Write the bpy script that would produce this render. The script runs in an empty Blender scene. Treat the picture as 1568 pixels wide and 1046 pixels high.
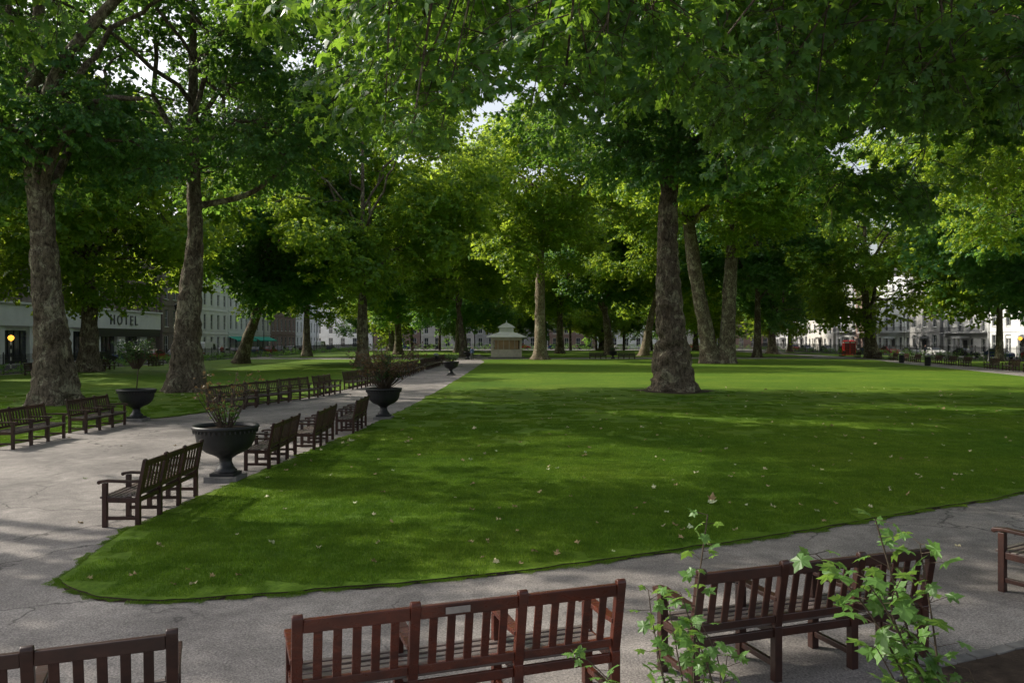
import bpy, math, random
import numpy as np
from mathutils import Vector, Matrix, noise, Euler

R = random.Random(11)
scene = bpy.context.scene
COL = scene.collection

# ------------------------------------------------------------------ materials
def new_mat(name):
    m = bpy.data.materials.new(name); m.use_nodes = True
    nt = m.node_tree; nt.nodes.clear()
    out = nt.nodes.new('ShaderNodeOutputMaterial')
    return m, nt, out

def N(nt, t, **kw):
    n = nt.nodes.new(t)
    for k, v in kw.items():
        if k in n.inputs.keys(): n.inputs[k].default_value = v
        else: setattr(n, k, v)
    return n

def ramp(nt, fac, stops, interp='LINEAR'):
    r = nt.nodes.new('ShaderNodeValToRGB'); cr = r.color_ramp; cr.interpolation = interp
    while len(cr.elements) < len(stops): cr.elements.new(0.5)
    for e, (p, c) in zip(cr.elements, stops):
        e.position = p; e.color = (c[0], c[1], c[2], 1)
    nt.links.new(fac, r.inputs['Fac']); return r.outputs['Color']

def pos_noise(nt, scale, detail=3, rough=0.55, dist=0.0, obj=False, sc=None):
    if obj:
        g = nt.nodes.new('ShaderNodeTexCoord').outputs['Object']
    else:
        g = nt.nodes.new('ShaderNodeNewGeometry').outputs['Position']
    if sc:
        mp = nt.nodes.new('ShaderNodeMapping'); mp.inputs['Scale'].default_value = sc
        nt.links.new(g, mp.inputs['Vector']); g = mp.outputs['Vector']
    n = N(nt, 'ShaderNodeTexNoise', Scale=scale, Detail=detail, Roughness=rough, Distortion=dist)
    nt.links.new(g, n.inputs['Vector'])
    return n.outputs['Fac']

def mix(nt, a, b, fac, mode='MIX'):
    m = nt.nodes.new('ShaderNodeMix'); m.data_type = 'RGBA'; m.blend_type = mode
    for s, v in ((m.inputs[6], a), (m.inputs[7], b)):
        if isinstance(v, (tuple, list)): s.default_value = (v[0], v[1], v[2], 1)
        else: nt.links.new(v, s)
    if isinstance(fac, float): m.inputs[0].default_value = fac
    else: nt.links.new(fac, m.inputs[0])
    return m.outputs[2]

def simple(name, c1, c2=None, scale=4, rough=0.7, bump=0.0, bscale=None, spec=0.3, metal=0.0, obj=False, sc=None, bdist=0.02, emit=0.0):
    m, nt, out = new_mat(name)
    p = N(nt, 'ShaderNodeBsdfPrincipled', Roughness=rough, Metallic=metal)
    p.inputs['Specular IOR Level'].default_value = spec
    if c2 is None: c2 = tuple(x*0.75 for x in c1)
    f = pos_noise(nt, scale, 5, obj=obj, sc=sc)
    nt.links.new(ramp(nt, f, [(0.3, c1), (0.7, c2)]), p.inputs['Base Color'])
    if emit:
        p.inputs['Emission Color'].default_value = (c1[0], c1[1], c1[2], 1); p.inputs['Emission Strength'].default_value = emit
    if bump:
        b = N(nt, 'ShaderNodeBump', Strength=bump, Distance=bdist)
        nt.links.new(pos_noise(nt, bscale or scale*4, 6, obj=obj, sc=sc), b.inputs['Height'])
        nt.links.new(b.outputs['Normal'], p.inputs['Normal'])
    nt.links.new(p.outputs[0], out.inputs[0])
    return m

def leaf_mat(name, dark, light, trans, tfac=0.42, rough=0.45, spec=0.4):
    m, nt, out = new_mat(name)
    at = nt.nodes.new('ShaderNodeAttribute'); at.attribute_name = 'lv'
    big = pos_noise(nt, 0.16, 1)
    add = N(nt, 'ShaderNodeMath', operation='ADD'); nt.links.new(at.outputs['Fac'], add.inputs[0]); nt.links.new(big, add.inputs[1])
    hl = N(nt, 'ShaderNodeMath', operation='MULTIPLY'); nt.links.new(add.outputs[0], hl.inputs[0]); hl.inputs[1].default_value = 0.5
    col = ramp(nt, hl.outputs[0], [(0.2, dark), (0.8, light)])
    p = N(nt, 'ShaderNodeBsdfPrincipled', Roughness=rough)
    p.inputs['Specular IOR Level'].default_value = spec
    nt.links.new(col, p.inputs['Base Color'])
    t = nt.nodes.new('ShaderNodeBsdfTranslucent')
    tc = ramp(nt, hl.outputs[0], [(0.2, tuple(x*0.65 for x in trans)), (0.8, trans)])
    nt.links.new(tc, t.inputs['Color'])
    mx = nt.nodes.new('ShaderNodeMixShader'); mx.inputs[0].default_value = tfac
    nt.links.new(p.outputs[0], mx.inputs[1]); nt.links.new(t.outputs[0], mx.inputs[2])
    nt.links.new(mx.outputs[0], out.inputs[0])
    return m

M_leaf = leaf_mat('plane_leaf', (0.042, 0.122, 0.020), (0.105, 0.225, 0.034), (0.62, 0.80, 0.07), 0.54)
M_leafb = leaf_mat('plane_leaf_bluish', (0.032, 0.105, 0.036), (0.070, 0.180, 0.055), (0.34, 0.60, 0.07), 0.44)
M_leafn = leaf_mat('plane_leaf_near', (0.030, 0.095, 0.024), (0.064, 0.165, 0.038), (0.36, 0.60, 0.05), 0.43, 0.4)
M_shoot = leaf_mat('young_leaf', (0.055, 0.125, 0.03), (0.11, 0.23, 0.05), (0.28, 0.47, 0.07), 0.35)
M_redleaf = leaf_mat('copper_leaf', (0.10, 0.045, 0.035), (0.16, 0.12, 0.05), (0.3, 0.2, 0.08), 0.35)
M_darkleaf = leaf_mat('evergreen_leaf', (0.02, 0.05, 0.015), (0.05, 0.10, 0.03), (0.1, 0.2, 0.03), 0.25)

def bark_mat(name, a, b, c):
    m, nt, out = new_mat(name)
    p = N(nt, 'ShaderNodeBsdfPrincipled', Roughness=0.9)
    p.inputs['Specular IOR Level'].default_value = 0.15
    f1 = pos_noise(nt, 1.3, 8, 0.72, 0.9, sc=(1, 1, 0.8))
    f2 = pos_noise(nt, 9.0, 7, 0.75, 0.6, sc=(1, 1, 0.4))
    c1 = ramp(nt, f1, [(0.36, a), (0.46, b), (0.53, b), (0.555, c)])
    c2 = ramp(nt, f2, [(0.40, (0.22, 0.21, 0.2)), (0.52, (0.85, 0.85, 0.85)), (0.65, (1.25, 1.23, 1.2))])
    nt.links.new(mix(nt, c1, c2, 0.9, 'MULTIPLY'), p.inputs['Base Color'])
    b_ = N(nt, 'ShaderNodeBump', Strength=1.0, Distance=0.12)
    nt.links.new(f2, b_.inputs['Height']); nt.links.new(b_.outputs['Normal'], p.inputs['Normal'])
    nt.links.new(p.outputs[0], out.inputs[0]); return m
M_bark = bark_mat('plane_bark', (0.115, 0.088, 0.062), (0.19, 0.155, 0.115), (0.36, 0.33, 0.235))
M_bark2 = bark_mat('plane_bark_pale', (0.18, 0.135, 0.09), (0.29, 0.235, 0.165), (0.42, 0.38, 0.28))
M_twig = simple('twig', (0.08, 0.06, 0.042), rough=0.9)

def lawn_mat():
    m, nt, out = new_mat('lawn_grass')
    p = N(nt, 'ShaderNodeBsdfPrincipled', Roughness=0.8)
    p.inputs['Specular IOR Level'].default_value = 0.1
    a = pos_noise(nt, 0.18, 6, 0.65); b = pos_noise(nt, 18, 4, 0.7); c = pos_noise(nt, 2.5, 5, 0.7)
    col = ramp(nt, a, [(0.3, (0.072, 0.152, 0.016)), (0.5, (0.105, 0.188, 0.018)), (0.7, (0.160, 0.235, 0.028))])
    c2 = ramp(nt, c, [(0.3, (0.66, 0.70, 0.65)), (0.7, (1.18, 1.12, 1.05))])
    c3 = ramp(nt, b, [(0.25, (0.5, 0.55, 0.5)), (0.75, (1.25, 1.2, 1.1))])
    col = mix(nt, col, c2, 1.0, 'MULTIPLY'); col = mix(nt, col, c3, 1.0, 'MULTIPLY')
    nt.links.new(col, p.inputs['Base Color'])
    bp = N(nt, 'ShaderNodeBump', Strength=0.6, Distance=0.04)
    nt.links.new(b, bp.inputs['Height']); nt.links.new(bp.outputs['Normal'], p.inputs['Normal'])
    nt.links.new(p.outputs[0], out.inputs[0]); return m
M_lawn = lawn_mat()
def blade_mat():
    m, nt, out = new_mat('grass_blade')
    a = pos_noise(nt, 0.18, 6, 0.65); c = pos_noise(nt, 2.5, 5, 0.7)
    at = nt.nodes.new('ShaderNodeAttribute'); at.attribute_name = 'lv'
    col = ramp(nt, a, [(0.3, (0.090, 0.195, 0.018)), (0.5, (0.130, 0.240, 0.020)), (0.7, (0.195, 0.305, 0.034))])
    c2 = ramp(nt, c, [(0.3, (0.66, 0.70, 0.65)), (0.7, (1.18, 1.12, 1.05))])
    c3 = ramp(nt, at.outputs['Fac'], [(0.0, (0.6, 0.66, 0.6)), (0.9, (1.2, 1.15, 1.0)), (1.0, (2.0, 1.5, 1.8))])
    col = mix(nt, col, c2, 1.0, 'MULTIPLY'); col = mix(nt, col, c3, 1.0, 'MULTIPLY')
    p = N(nt, 'ShaderNodeBsdfPrincipled', Roughness=0.6); p.inputs['Specular IOR Level'].default_value = 0.2
    nt.links.new(col, p.inputs['Base Color'])
    t = nt.nodes.new('ShaderNodeBsdfTranslucent'); nt.links.new(col, t.inputs['Color'])
    mx = nt.nodes.new('ShaderNodeMixShader'); mx.inputs[0].default_value = 0.35
    nt.links.new(p.outputs[0], mx.inputs[1]); nt.links.new(t.outputs[0], mx.inputs[2])
    nt.links.new(mx.outputs[0], out.inputs[0]); return m
M_blade = blade_mat()

def path_mat():
    m, nt, out = new_mat('tarmac_path')
    p = N(nt, 'ShaderNodeBsdfPrincipled', Roughness=0.8); p.inputs['Specular IOR Level'].default_value = 0.25
    f1 = pos_noise(nt, 48, 3, 0.85); f2 = pos_noise(nt, 0.4, 7, 0.68, 0.6); f3 = pos_noise(nt, 4, 6, 0.75)
    c = ramp(nt, f2, [(0.34, (0.150, 0.137, 0.130)), (0.47, (0.215, 0.196, 0.186)), (0.56, (0.27, 0.246, 0.232)), (0.68, (0.34, 0.308, 0.288))])
    c = mix(nt, c, ramp(nt, f1, [(0.32, (0.35, 0.35, 0.35)), (0.5, (1, 1, 1)), (0.66, (1.7, 1.68, 1.65))]), 1.0, 'MULTIPLY')
    c = mix(nt, c, ramp(nt, f3, [(0.3, (0.68, 0.68, 0.68)), (0.7, (1.15, 1.15, 1.15))]), 1.0, 'MULTIPLY')
    g = nt.nodes.new('ShaderNodeNewGeometry')
    nz = N(nt, 'ShaderNodeTexNoise', Scale=1.5, Detail=4); nt.links.new(g.outputs['Position'], nz.inputs['Vector'])
    vm = N(nt, 'ShaderNodeVectorMath', operation='ADD'); nt.links.new(g.outputs['Position'], vm.inputs[0])
    nt.links.new(nz.outputs['Color'], vm.inputs[1])
    v = nt.nodes.new('ShaderNodeTexVoronoi'); v.feature = 'DISTANCE_TO_EDGE'; v.inputs['Scale'].default_value = 0.45
    nt.links.new(vm.outputs[0], v.inputs['Vector'])
    cr = ramp(nt, v.outputs['Distance'], [(0.0, (0.3, 0.3, 0.3)), (0.012, (1, 1, 1))])
    msk = ramp(nt, pos_noise(nt, 0.25, 2), [(0.46, (0, 0, 0)), (0.52, (1, 1, 1))])
    c = mix(nt, c, mix(nt, (1, 1, 1), cr, msk), 1.0, 'MULTIPLY')
    nt.links.new(c, p.inputs['Base Color'])
    bp = N(nt, 'ShaderNodeBump', Strength=0.5, Distance=0.012)
    nt.links.new(f1, bp.inputs['Height']); nt.links.new(bp.outputs['Normal'], p.inputs['Normal'])
    nt.links.new(p.outputs[0], out.inputs[0]); return m
M_path = path_mat()
M_asph = simple('road_asphalt', (0.05, 0.05, 0.052), (0.07, 0.07, 0.07), 20, 0.85, 0.3, 80)
M_soil = simple('soil', (0.035, 0.026, 0.02), (0.07, 0.052, 0.04), 8, 0.95, 0.9, 30, spec=0.1)
M_pave = simple('paving', (0.3, 0.28, 0.26), (0.22, 0.21, 0.2), 2, 0.85, 0.2, 30)
M_kerb = simple('kerb_stone', (0.22, 0.21, 0.20), (0.12, 0.115, 0.11), 6, 0.8)
M_stone = simple('white_stone', (0.76, 0.77, 0.76), (0.66, 0.67, 0.66), 0.8, 0.8, 0.1, 20)
M_cream = simple('cream_stucco', (0.52, 0.50, 0.46), (0.42, 0.40, 0.37), 0.6, 0.8)
M_port = simple('portland_stone', (0.36, 0.355, 0.345), (0.24, 0.235, 0.23), 0.7, 0.85, 0.1, 10)
M_port2 = simple('weathered_stone', (0.46, 0.46, 0.45), (0.30, 0.30, 0.30), 0.5, 0.85, 0.1, 10)
M_slate = simple('slate_roof', (0.10, 0.10, 0.115), (0.07, 0.07, 0.08), 3, 0.7)
M_black = simple('black_paint', (0.015, 0.015, 0.016), (0.022, 0.022, 0.023), 8, 0.4, spec=0.5)
M_iron = simple('cast_iron', (0.012, 0.013, 0.015), (0.022, 0.022, 0.024), 6, 0.5, 0.15, 40, spec=0.4)
M_glass = simple('window_glass', (0.03, 0.035, 0.04), (0.05, 0.055, 0.06), 0.5, 0.08, spec=0.8)
M_white = simple('white_paint', (0.78, 0.78, 0.76), (0.68, 0.68, 0.66), 2, 0.5)
M_red = simple('red_paint', (0.5, 0.02, 0.015), (0.4, 0.015, 0.012), 2, 0.35, spec=0.5)
M_green = simple('green_canvas', (0.02, 0.36, 0.25), (0.015, 0.30, 0.20), 3, 0.8)
M_tyre = simple('tyre', (0.02, 0.02, 0.02), None, 5, 0.85)
M_metal = simple('brushed_metal', (0.4, 0.4, 0.41), None, 20, 0.35, metal=0.9)
M_letter = simple('letter_grey', (0.12, 0.12, 0.12), None, 20, 0.5)
M_orange = simple('amber_globe', (0.9, 0.42, 0.05), (0.85, 0.38, 0.04), 3, 0.3, emit=2.0)

def brick_mat():
    m, nt, out = new_mat('brick_wall')
    p = N(nt, 'ShaderNodeBsdfPrincipled', Roughness=0.9)
    tc = nt.nodes.new('ShaderNodeTexCoord'); mp = nt.nodes.new('ShaderNodeMapping')
    mp.inputs['Rotation'].default_value = (math.radians(90), 0, 0)
    nt.links.new(tc.outputs['Object'], mp.inputs['Vector'])
    b = nt.nodes.new('ShaderNodeTexBrick'); b.inputs['Scale'].default_value = 4
    b.inputs['Color1'].default_value = (0.22, 0.13, 0.10, 1); b.inputs['Color2'].default_value = (0.17, 0.11, 0.09, 1)
    b.inputs['Mortar'].default_value = (0.32, 0.28, 0.25, 1)
    nt.links.new(mp.outputs[0], b.inputs['Vector']); nt.links.new(b.outputs['Color'], p.inputs['Base Color'])
    nt.links.new(p.outputs[0], out.inputs[0]); return m
M_brick = brick_mat()

def wood_mat(name, a, b, rough=0.33):
    m, nt, out = new_mat(name)
    p = N(nt, 'ShaderNodeBsdfPrincipled', Roughness=rough)
    p.inputs['Specular IOR Level'].default_value = 0.5
    f = pos_noise(nt, 9, 6, 0.65, 0.5, obj=True, sc=(0.6, 4, 1.2))
    g = pos_noise(nt, 1.6, 3, obj=True)
    c = mix(nt, ramp(nt, f, [(0.3, a), (0.7, b)]), ramp(nt, g, [(0.3, (0.5, 0.5, 0.52)), (0.7, (1.35, 1.22, 1.15))]), 1.0, 'MULTIPLY')
    nt.links.new(c, p.inputs['Base Color'])
    r = ramp(nt, f, [(0.3, (rough+0.2,)*3), (0.7, (rough,)*3)])
    nt.links.new(r, p.inputs['Roughness'])
    bp = N(nt, 'ShaderNodeBump', Strength=0.25, Distance=0.003)
    nt.links.new(f, bp.inputs['Height']); nt.links.new(bp.outputs['Normal'], p.inputs['Normal'])
    nt.links.new(p.outputs[0], out.inputs[0]); return m
M_wood = wood_mat('dark_stained_teak', (0.026, 0.011, 0.008), (0.058, 0.025, 0.018), 0.28)
M_woodr = wood_mat('red_stained_teak', (0.042, 0.011, 0.007), (0.115, 0.028, 0.014), 0.2)

# ------------------------------------------------------------------ mesh builder
class MB:
    def __init__(s): s.v = []; s.f = []; s.m = []; s.sm = []
    def add(s, vs, fs, mat=0, smooth=False):
        o = len(s.v); s.v.extend([tuple(v) for v in vs])
        for f in fs:
            s.f.append([i+o for i in f]); s.m.append(mat); s.sm.append(smooth)
    def box(s, c, d, mat=0, rot=None):
        hx, hy, hz = d[0]/2, d[1]/2, d[2]/2
        vs = [Vector((x, y, z)) for x in (-hx, hx) for y in (-hy, hy) for z in (-hz, hz)]
        if rot is not None: vs = [rot @ v for v in vs]
        vs = [v+Vector(c) for v in vs]
        s.add(vs, [(0, 1, 3, 2), (4, 6, 7, 5), (0, 4, 5, 1), (2, 3, 7, 6), (0, 2, 6, 4), (1, 5, 7, 3)], mat)
    def beam(s, a, b, w, h, mat=0, up=(0, 0, 1)):
        a = Vector(a); b = Vector(b); d = (b-a); L = d.length; x = d.normalized()
        y = Vector(up).cross(x)
        if y.length < 1e-4: y = Vector((0, 1, 0)).cross(x)
        y.normalize(); z = x.cross(y)
        rot = Matrix((x, y, z)).transposed()
        s.box((a+b)/2, (L, w, h), mat, rot)
    def tube(s, pts, rad, seg=8, mat=0, cap=True, fn=None):
        pts = [Vector(p) for p in pts]; n = len(pts)
        vs = []; fs = []
        x = None
        for i in range(n):
            t = (pts[min(i+1, n-1)]-pts[max(i-1, 0)]).normalized()
            if x is None:
                x = Vector((1, 0, 0)) if abs(t.x) < 0.8 else Vector((0, 1, 0))
            x = (x-t*x.dot(t)).normalized(); y = t.cross(x)
            for k in range(seg):
                a = 2*math.pi*k/seg
                r = rad[i] if fn is None else fn(i, a, rad[i])
                vs.append(pts[i]+(x*math.cos(a)+y*math.sin(a))*r)
        for i in range(n-1):
            for k in range(seg):
                k2 = (k+1) % seg
                fs.append((i*seg+k, i*seg+k2, (i+1)*seg+k2, (i+1)*seg+k))
        if cap:
            fs.append(tuple(range(seg-1, -1, -1))); fs.append(tuple((n-1)*seg+k for k in range(seg)))
        s.add(vs, fs, mat, True)
    def lathe(s, prof, c=(0, 0, 0), seg=32, mat=0, fn=None):
        vs = []; fs = []
        for r, z in prof:
            for k in range(seg):
                a = 2*math.pi*k/seg; rr = r if fn is None else fn(r, z, a)
                vs.append((c[0]+rr*math.cos(a), c[1]+rr*math.sin(a), c[2]+z))
        for i in range(len(prof)-1):
            for k in range(seg):
                k2 = (k+1) % seg
                fs.append((i*seg+k, i*seg+k2, (i+1)*seg+k2, (i+1)*seg+k))
        s.add(vs, fs, mat, True)
    def mesh(s, name, mats):
        me = bpy.data.meshes.new(name); me.from_pydata(s.v, [], s.f)
        for m in mats: me.materials.append(m)
        me.polygons.foreach_set('material_index', s.m); me.polygons.foreach_set('use_smooth', s.sm)
        me.update(); return me
    def obj(s, name, mats, parent=None, loc=(0, 0, 0), rz=0.0):
        return place(s.mesh(name, mats), name, loc, rz, parent)

def place(me, name, loc=(0, 0, 0), rz=0.0, parent=None, coll=None):
    o = bpy.data.objects.new(name, me); (coll or COL).objects.link(o)
    o.location = loc; o.rotation_euler = (0, 0, rz)
    if parent: o.parent = parent
    return o

# ------------------------------------------------------------------ leaf, sprays, clumps
def leaf_lobed():
    o = [(0, 0), (0.14, -0.10), (0.46, -0.04), (0.33, 0.17), (0.60, 0.42), (0.50, 0.50), (0.26, 0.50), (0.27, 0.68), (0.13, 0.80), (0, 1.05)]
    o = o+[(-x, y) for x, y in o[-2:0:-1]]
    vs = [Vector((x, y, -0.30*(x*x*1.4+(y-0.3)**2)+0.02*((i % 2)*2-1))) for i, (x, y) in enumerate(o)]
    vs.append(Vector((0, 0.33, 0.0))); c = len(vs)-1
    return vs, [(i, (i+1) % c, c) for i in range(c)]
def leaf_lobed_lite():
    o = [(0, 0), (0.46, -0.04), (0.30, 0.2), (0.60, 0.46), (0.26, 0.50), (0, 1.05)]
    o = o+[(-x, y) for x, y in o[-2:0:-1]]
    vs = [Vector((x, y, -0.30*(x*x*1.4+(y-0.3)**2))) for i, (x, y) in enumerate(o)]
    vs.append(Vector((0, 0.33, 0.0))); c = len(vs)-1
    return vs, [(i, (i+1) % c, c) for i in range(c)]
def leaf_kite():
    vs = [Vector((0, 0, 0)), Vector((0.5, 0.38, -0.12)), Vector((0, 1.0, -0.2)), Vector((-0.5, 0.38, -0.12)), Vector((0, .4, 0.03))]
    return vs, [(0, 1, 4), (1, 2, 4), (2, 3, 4), (3, 0, 4)]
def leaf_simple():
    vs = [Vector((0, 0, 0)), Vector((0.46, 0.45, -0.12)), Vector((0, 1.0, -0.15)), Vector((-0.46, 0.45, -0.12))]
    return vs, [(0, 1, 2), (0, 2, 3)]

def add_leaf(V, F, LV, geo, M, lv):
    o = len(V); V.extend([tuple(M @ v) for v in geo[0]]); F.extend([[i+o for i in f] for f in geo[1]])
    LV.extend([lv]*len(geo[1]))

def leaf_matrix(p, yaw, pitch, roll, s):
    return Matrix.Translation(p) @ Euler((0, 0, yaw)).to_matrix().to_4x4() @ Euler((pitch, 0, 0)).to_matrix().to_4x4() @ Euler((0, roll, 0)).to_matrix().to_4x4() @ Matrix.Scale(s, 4)

def finish_leafmesh(name, V, F, LV, mats, mi=None):
    me = bpy.data.meshes.new(name); me.from_pydata(V, [], F)
    for m in mats: me.materials.append(m)
    at = me.attributes.new('lv', 'FLOAT', 'FACE'); at.data.foreach_set('value', LV)
    if mi is not None: me.polygons.foreach_set('material_index', mi)
    me.update(); return me

def spray_data(geo, n, L, leaf, seed, wid=0.42, twigs=True):
    r = random.Random(seed); V = []; F = []; LV = []
    tw = MB()
    if twigs: tw.tube([(-L*0.5, 0, 0), (0, 0.03, 0.05), (L*0.5, -0.02, -0.02)], [0.010, 0.007, 0.003], 3, cap=False)
    subs = []
    for k in range(5):
        t = -0.35+0.17*k; sd = 1 if k % 2 else -1
        a = Vector((t*L, 0.01, 0.03)); b = a+Vector((0.22*L, sd*wid*L*(0.7+0.3*r.random()), r.uniform(-0.12, 0.05)))
        subs.append((a, b))
        if twigs: tw.tube([a, b], [0.005, 0.002], 3, cap=False)
    subs.append((Vector((-0.3*L, 0, .03)), Vector((0.5*L, 0, -0.02)))); subs.append(subs[-1])
    for i in range(n):
        a, b = r.choice(subs); p = a.lerp(b, r.uniform(0.15, 1.0)**0.7)
        d = (b-a); base = math.atan2(d.y, d.x)-math.pi/2
        yaw = base+r.choice((-1, 1))*r.uniform(0.2, 1.3)
        M = leaf_matrix(p+Vector((r.uniform(-.05, .05), r.uniform(-.05, .05), r.uniform(-.07, .05))), yaw, r.uniform(-1.0, 0.15), r.gauss(0, 0.45), leaf*r.uniform(0.65, 1.2))
        add_leaf(V, F, LV, geo, M, r.random())
    mi = [0]*len(F)
    o = len(V); V.extend(tw.v); F.extend([[i+o for i in f] for f in tw.f]); LV.extend([0.5]*len(tw.f)); mi += [1]*len(tw.f)
    return np.array(V), F, LV, mi

def make_clump(name, geo, rad, nspray, nleaf, L, leaf, seed, mat, coll, twigs=True, flat=0.62):
    rr = random.Random(seed)
    base = [spray_data(geo, nleaf, L, leaf, seed*10+k, twigs=twigs) for k in range(4)]
    VV = []; FF = []; LL = []; MM = []; o = 0
    for i in range(nspray):
        V, F, LV, mi = base[i % 4]
        d = Vector((rr.gauss(0, 1), rr.gauss(0, 1), rr.gauss(0, 1))).normalized(); q = rr.random()**0.45
        bump = 1+0.5*noise.noise(d*1.7+Vector((seed, 0, 0)))
        p = np.array((d.x*rad*q*bump, d.y*rad*q*bump, d.z*rad*q*flat*bump))
        rot = np.array(Euler((rr.gauss(0, .35), 0.25+rr.gauss(0, .35)+(0.45 if d.z < 0 else 0), math.atan2(d.y, d.x)+rr.gauss(0, .7))).to_matrix())
        VV.append((V*rr.uniform(.8, 1.2)) @ rot.T+p)
        FF.extend([[j+o for j in f] for f in F]); LL.extend([min(1, max(0, l+rr.gauss(0, .12))) for l in LV]); MM.extend(mi); o += len(V)
    me = finish_leafmesh(name, np.concatenate(VV).tolist(), FF, LL, [mat, M_twig], MM)
    return place(me, name, coll=coll)

def newcoll(n): return bpy.data.collections.new(n)
C_far = newcoll('leaf_clumps'); C_farb = newcoll('leaf_clumps_bluish'); C_mid = newcoll('leaf_clumps_mid'); C_midb = newcoll('leaf_clumps_mid_bluish'); C_near = newcoll('leaf_clumps_near')
C_sp = newcoll('hedge_sprays')
gk, gl, gs, gll = leaf_kite(), leaf_lobed(), leaf_simple(), leaf_lobed_lite()
for i in range(5):
    make_clump('leaf_clump_a%d' % i, gs, 2.7, 50, 36, 1.5, 0.28, 10+i, M_leaf, C_far, False)
    make_clump('leaf_clump_b%d' % i, gs, 2.7, 50, 36, 1.5, 0.28, 20+i, M_leafb, C_farb, False)
    make_clump('leaf_clump_c%d' % i, gk, 2.6, 50, 38, 1.3, 0.21, 30+i, M_leaf, C_mid)
    make_clump('leaf_clump_d%d' % i, gk, 2.6, 50, 38, 1.3, 0.21, 40+i, M_leafb, C_midb)
    make_clump('leaf_clump_e%d' % i, gll, 1.3, 24, 28, 0.95, 0.165, 50+i, M_leafn, C_near, flat=0.75)
for i in range(3):
    V, F, LV, mi = spray_data(gs, 50, 1.0, 0.12, 900+i, twigs=False)
    place(finish_leafmesh('hedge_spray%d' % i, V.tolist(), F, LV, [M_leafb, M_twig], mi), 'hedge_spray%d' % i, coll=C_sp)
BASER = {'leaf_clumps': 2.7, 'leaf_clumps_bluish': 2.7, 'leaf_clumps_mid': 2.6, 'leaf_clumps_mid_bluish': 2.6, 'leaf_clumps_near': 1.3}

_ng = {}
def gn_group(coll):
    if coll.name in _ng: return _ng[coll.name]
    ng = bpy.data.node_groups.new('scatter_'+coll.name, 'GeometryNodeTree')
    ng.interface.new_socket('Geometry', in_out='INPUT', socket_type='NodeSocketGeometry')
    ng.interface.new_socket('Geometry', in_out='OUTPUT', socket_type='NodeSocketGeometry')
    gi = ng.nodes.new('NodeGroupInput'); go = ng.nodes.new('NodeGroupOutput')
    ci = ng.nodes.new('GeometryNodeCollectionInfo'); ci.inputs['Collection'].default_value = coll
    ci.inputs['Separate Children'].default_value = True; ci.inputs['Reset Children'].default_value = True
    ip = ng.nodes.new('GeometryNodeInstanceOnPoints'); ip.inputs['Pick Instance'].default_value = True
    def na(n, t):
        a = ng.nodes.new('GeometryNodeInputNamedAttribute'); a.data_type = t; a.inputs['Name'].default_value = n
        return [o for o in a.outputs if o.enabled and o.name == 'Attribute'][0]
    er = ng.nodes.new('FunctionNodeEulerToRotation')
    L = ng.links.new
    L(gi.outputs[0], ip.inputs['Points']); L(ci.outputs[0], ip.inputs['Instance'])
    L(na('rot', 'FLOAT_VECTOR'), er.inputs[0]); L(er.outputs[0], ip.inputs['Rotation'])
    L(na('scl', 'FLOAT'), ip.inputs['Scale']); L(na('pick', 'INT'), ip.inputs['Instance Index'])
    L(ip.outputs[0], go.inputs[0])
    _ng[coll.name] = ng; return ng

def scatter(name, pts, rots, scls, coll, parent=None, loc=(0, 0, 0)):
    me = bpy.data.meshes.new(name); me.from_pydata([tuple(p) for p in pts], [], [])
    n = len(pts); k = len(coll.objects)
    me.attributes.new('rot', 'FLOAT_VECTOR', 'POINT').data.foreach_set('vector', np.array(rots, dtype=np.float32).ravel())
    me.attributes.new('scl', 'FLOAT', 'POINT').data.foreach_set('value', np.array(scls, dtype=np.float32))
    me.attributes.new('pick', 'INT', 'POINT').data.foreach_set('value', np.array([R.randrange(k) for _ in range(n)], dtype=np.int32))
    o = place(me, name, loc, 0, parent)
    md = o.modifiers.new('scatter', 'NODES'); md.node_group = gn_group(coll)
    return o

# ------------------------------------------------------------------ trees
SUN = Vector((-0.78, 0.32, 0.60)).normalized()
# openings in the canopy through which the sun reaches the ground: (ground x, ground y, clear radius)
SUNHOLES = [(-6.6, 11.6, 0.7), (-4.0, 12.8, 0.5), (-0.9, 22.3, 0.7), (1.2, 20.2, 0.5), (3.0, 17.4, 0.3), (9.7, 25.3, 0.8), (15, 30, 0.6), (18, 31, 0.6),
            (-11.3, 18, 0.6), (-9.3, 19.6, 0.5), (-10.4, 22.6, 0.5), (-9.3, 39, 1.0), (-7.5, 47, 1.0), (-21, 31, 0.6), (-26, 82, 1.6), (21, 126, 1.2),
            (1.9, 5.2, 0.3), (5, 28.5, 0.5), (-3, 34, 0.4), (-8.6, 14.5, 0.4)]
SUNHOLES += [(x, 60+2*math.sin(x), 1.6) for x in range(-1, 40, 4)]
def in_sunhole(w, r):
    for (x, y, k) in SUNHOLES:
        v = w-Vector((x, y, 0)); t = v.dot(SUN)
        if t > 0 and (v-SUN*t).length < r*0.85+k: return True
    return False

def catmull(pts, step):
    P = [Vector(p) for p in pts]; P = [P[0]*2-P[1]]+P+[P[-1]*2-P[-2]]
    out = []
    for i in range(1, len(P)-2):
        L = (P[i+1]-P[i]).length; n = max(2, int(L/step))
        for k in range(n):
            t = k/n; a, b, c, d = P[i-1], P[i], P[i+1], P[i+2]
            out.append((0.5*((2*b)+(c-a)*t+(2*a-5*b+4*c-d)*t*t+(-a+3*b-3*c+d)*t**3), i-1+t))
    out.append((P[-2], len(P)-3.0)); return out

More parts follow.
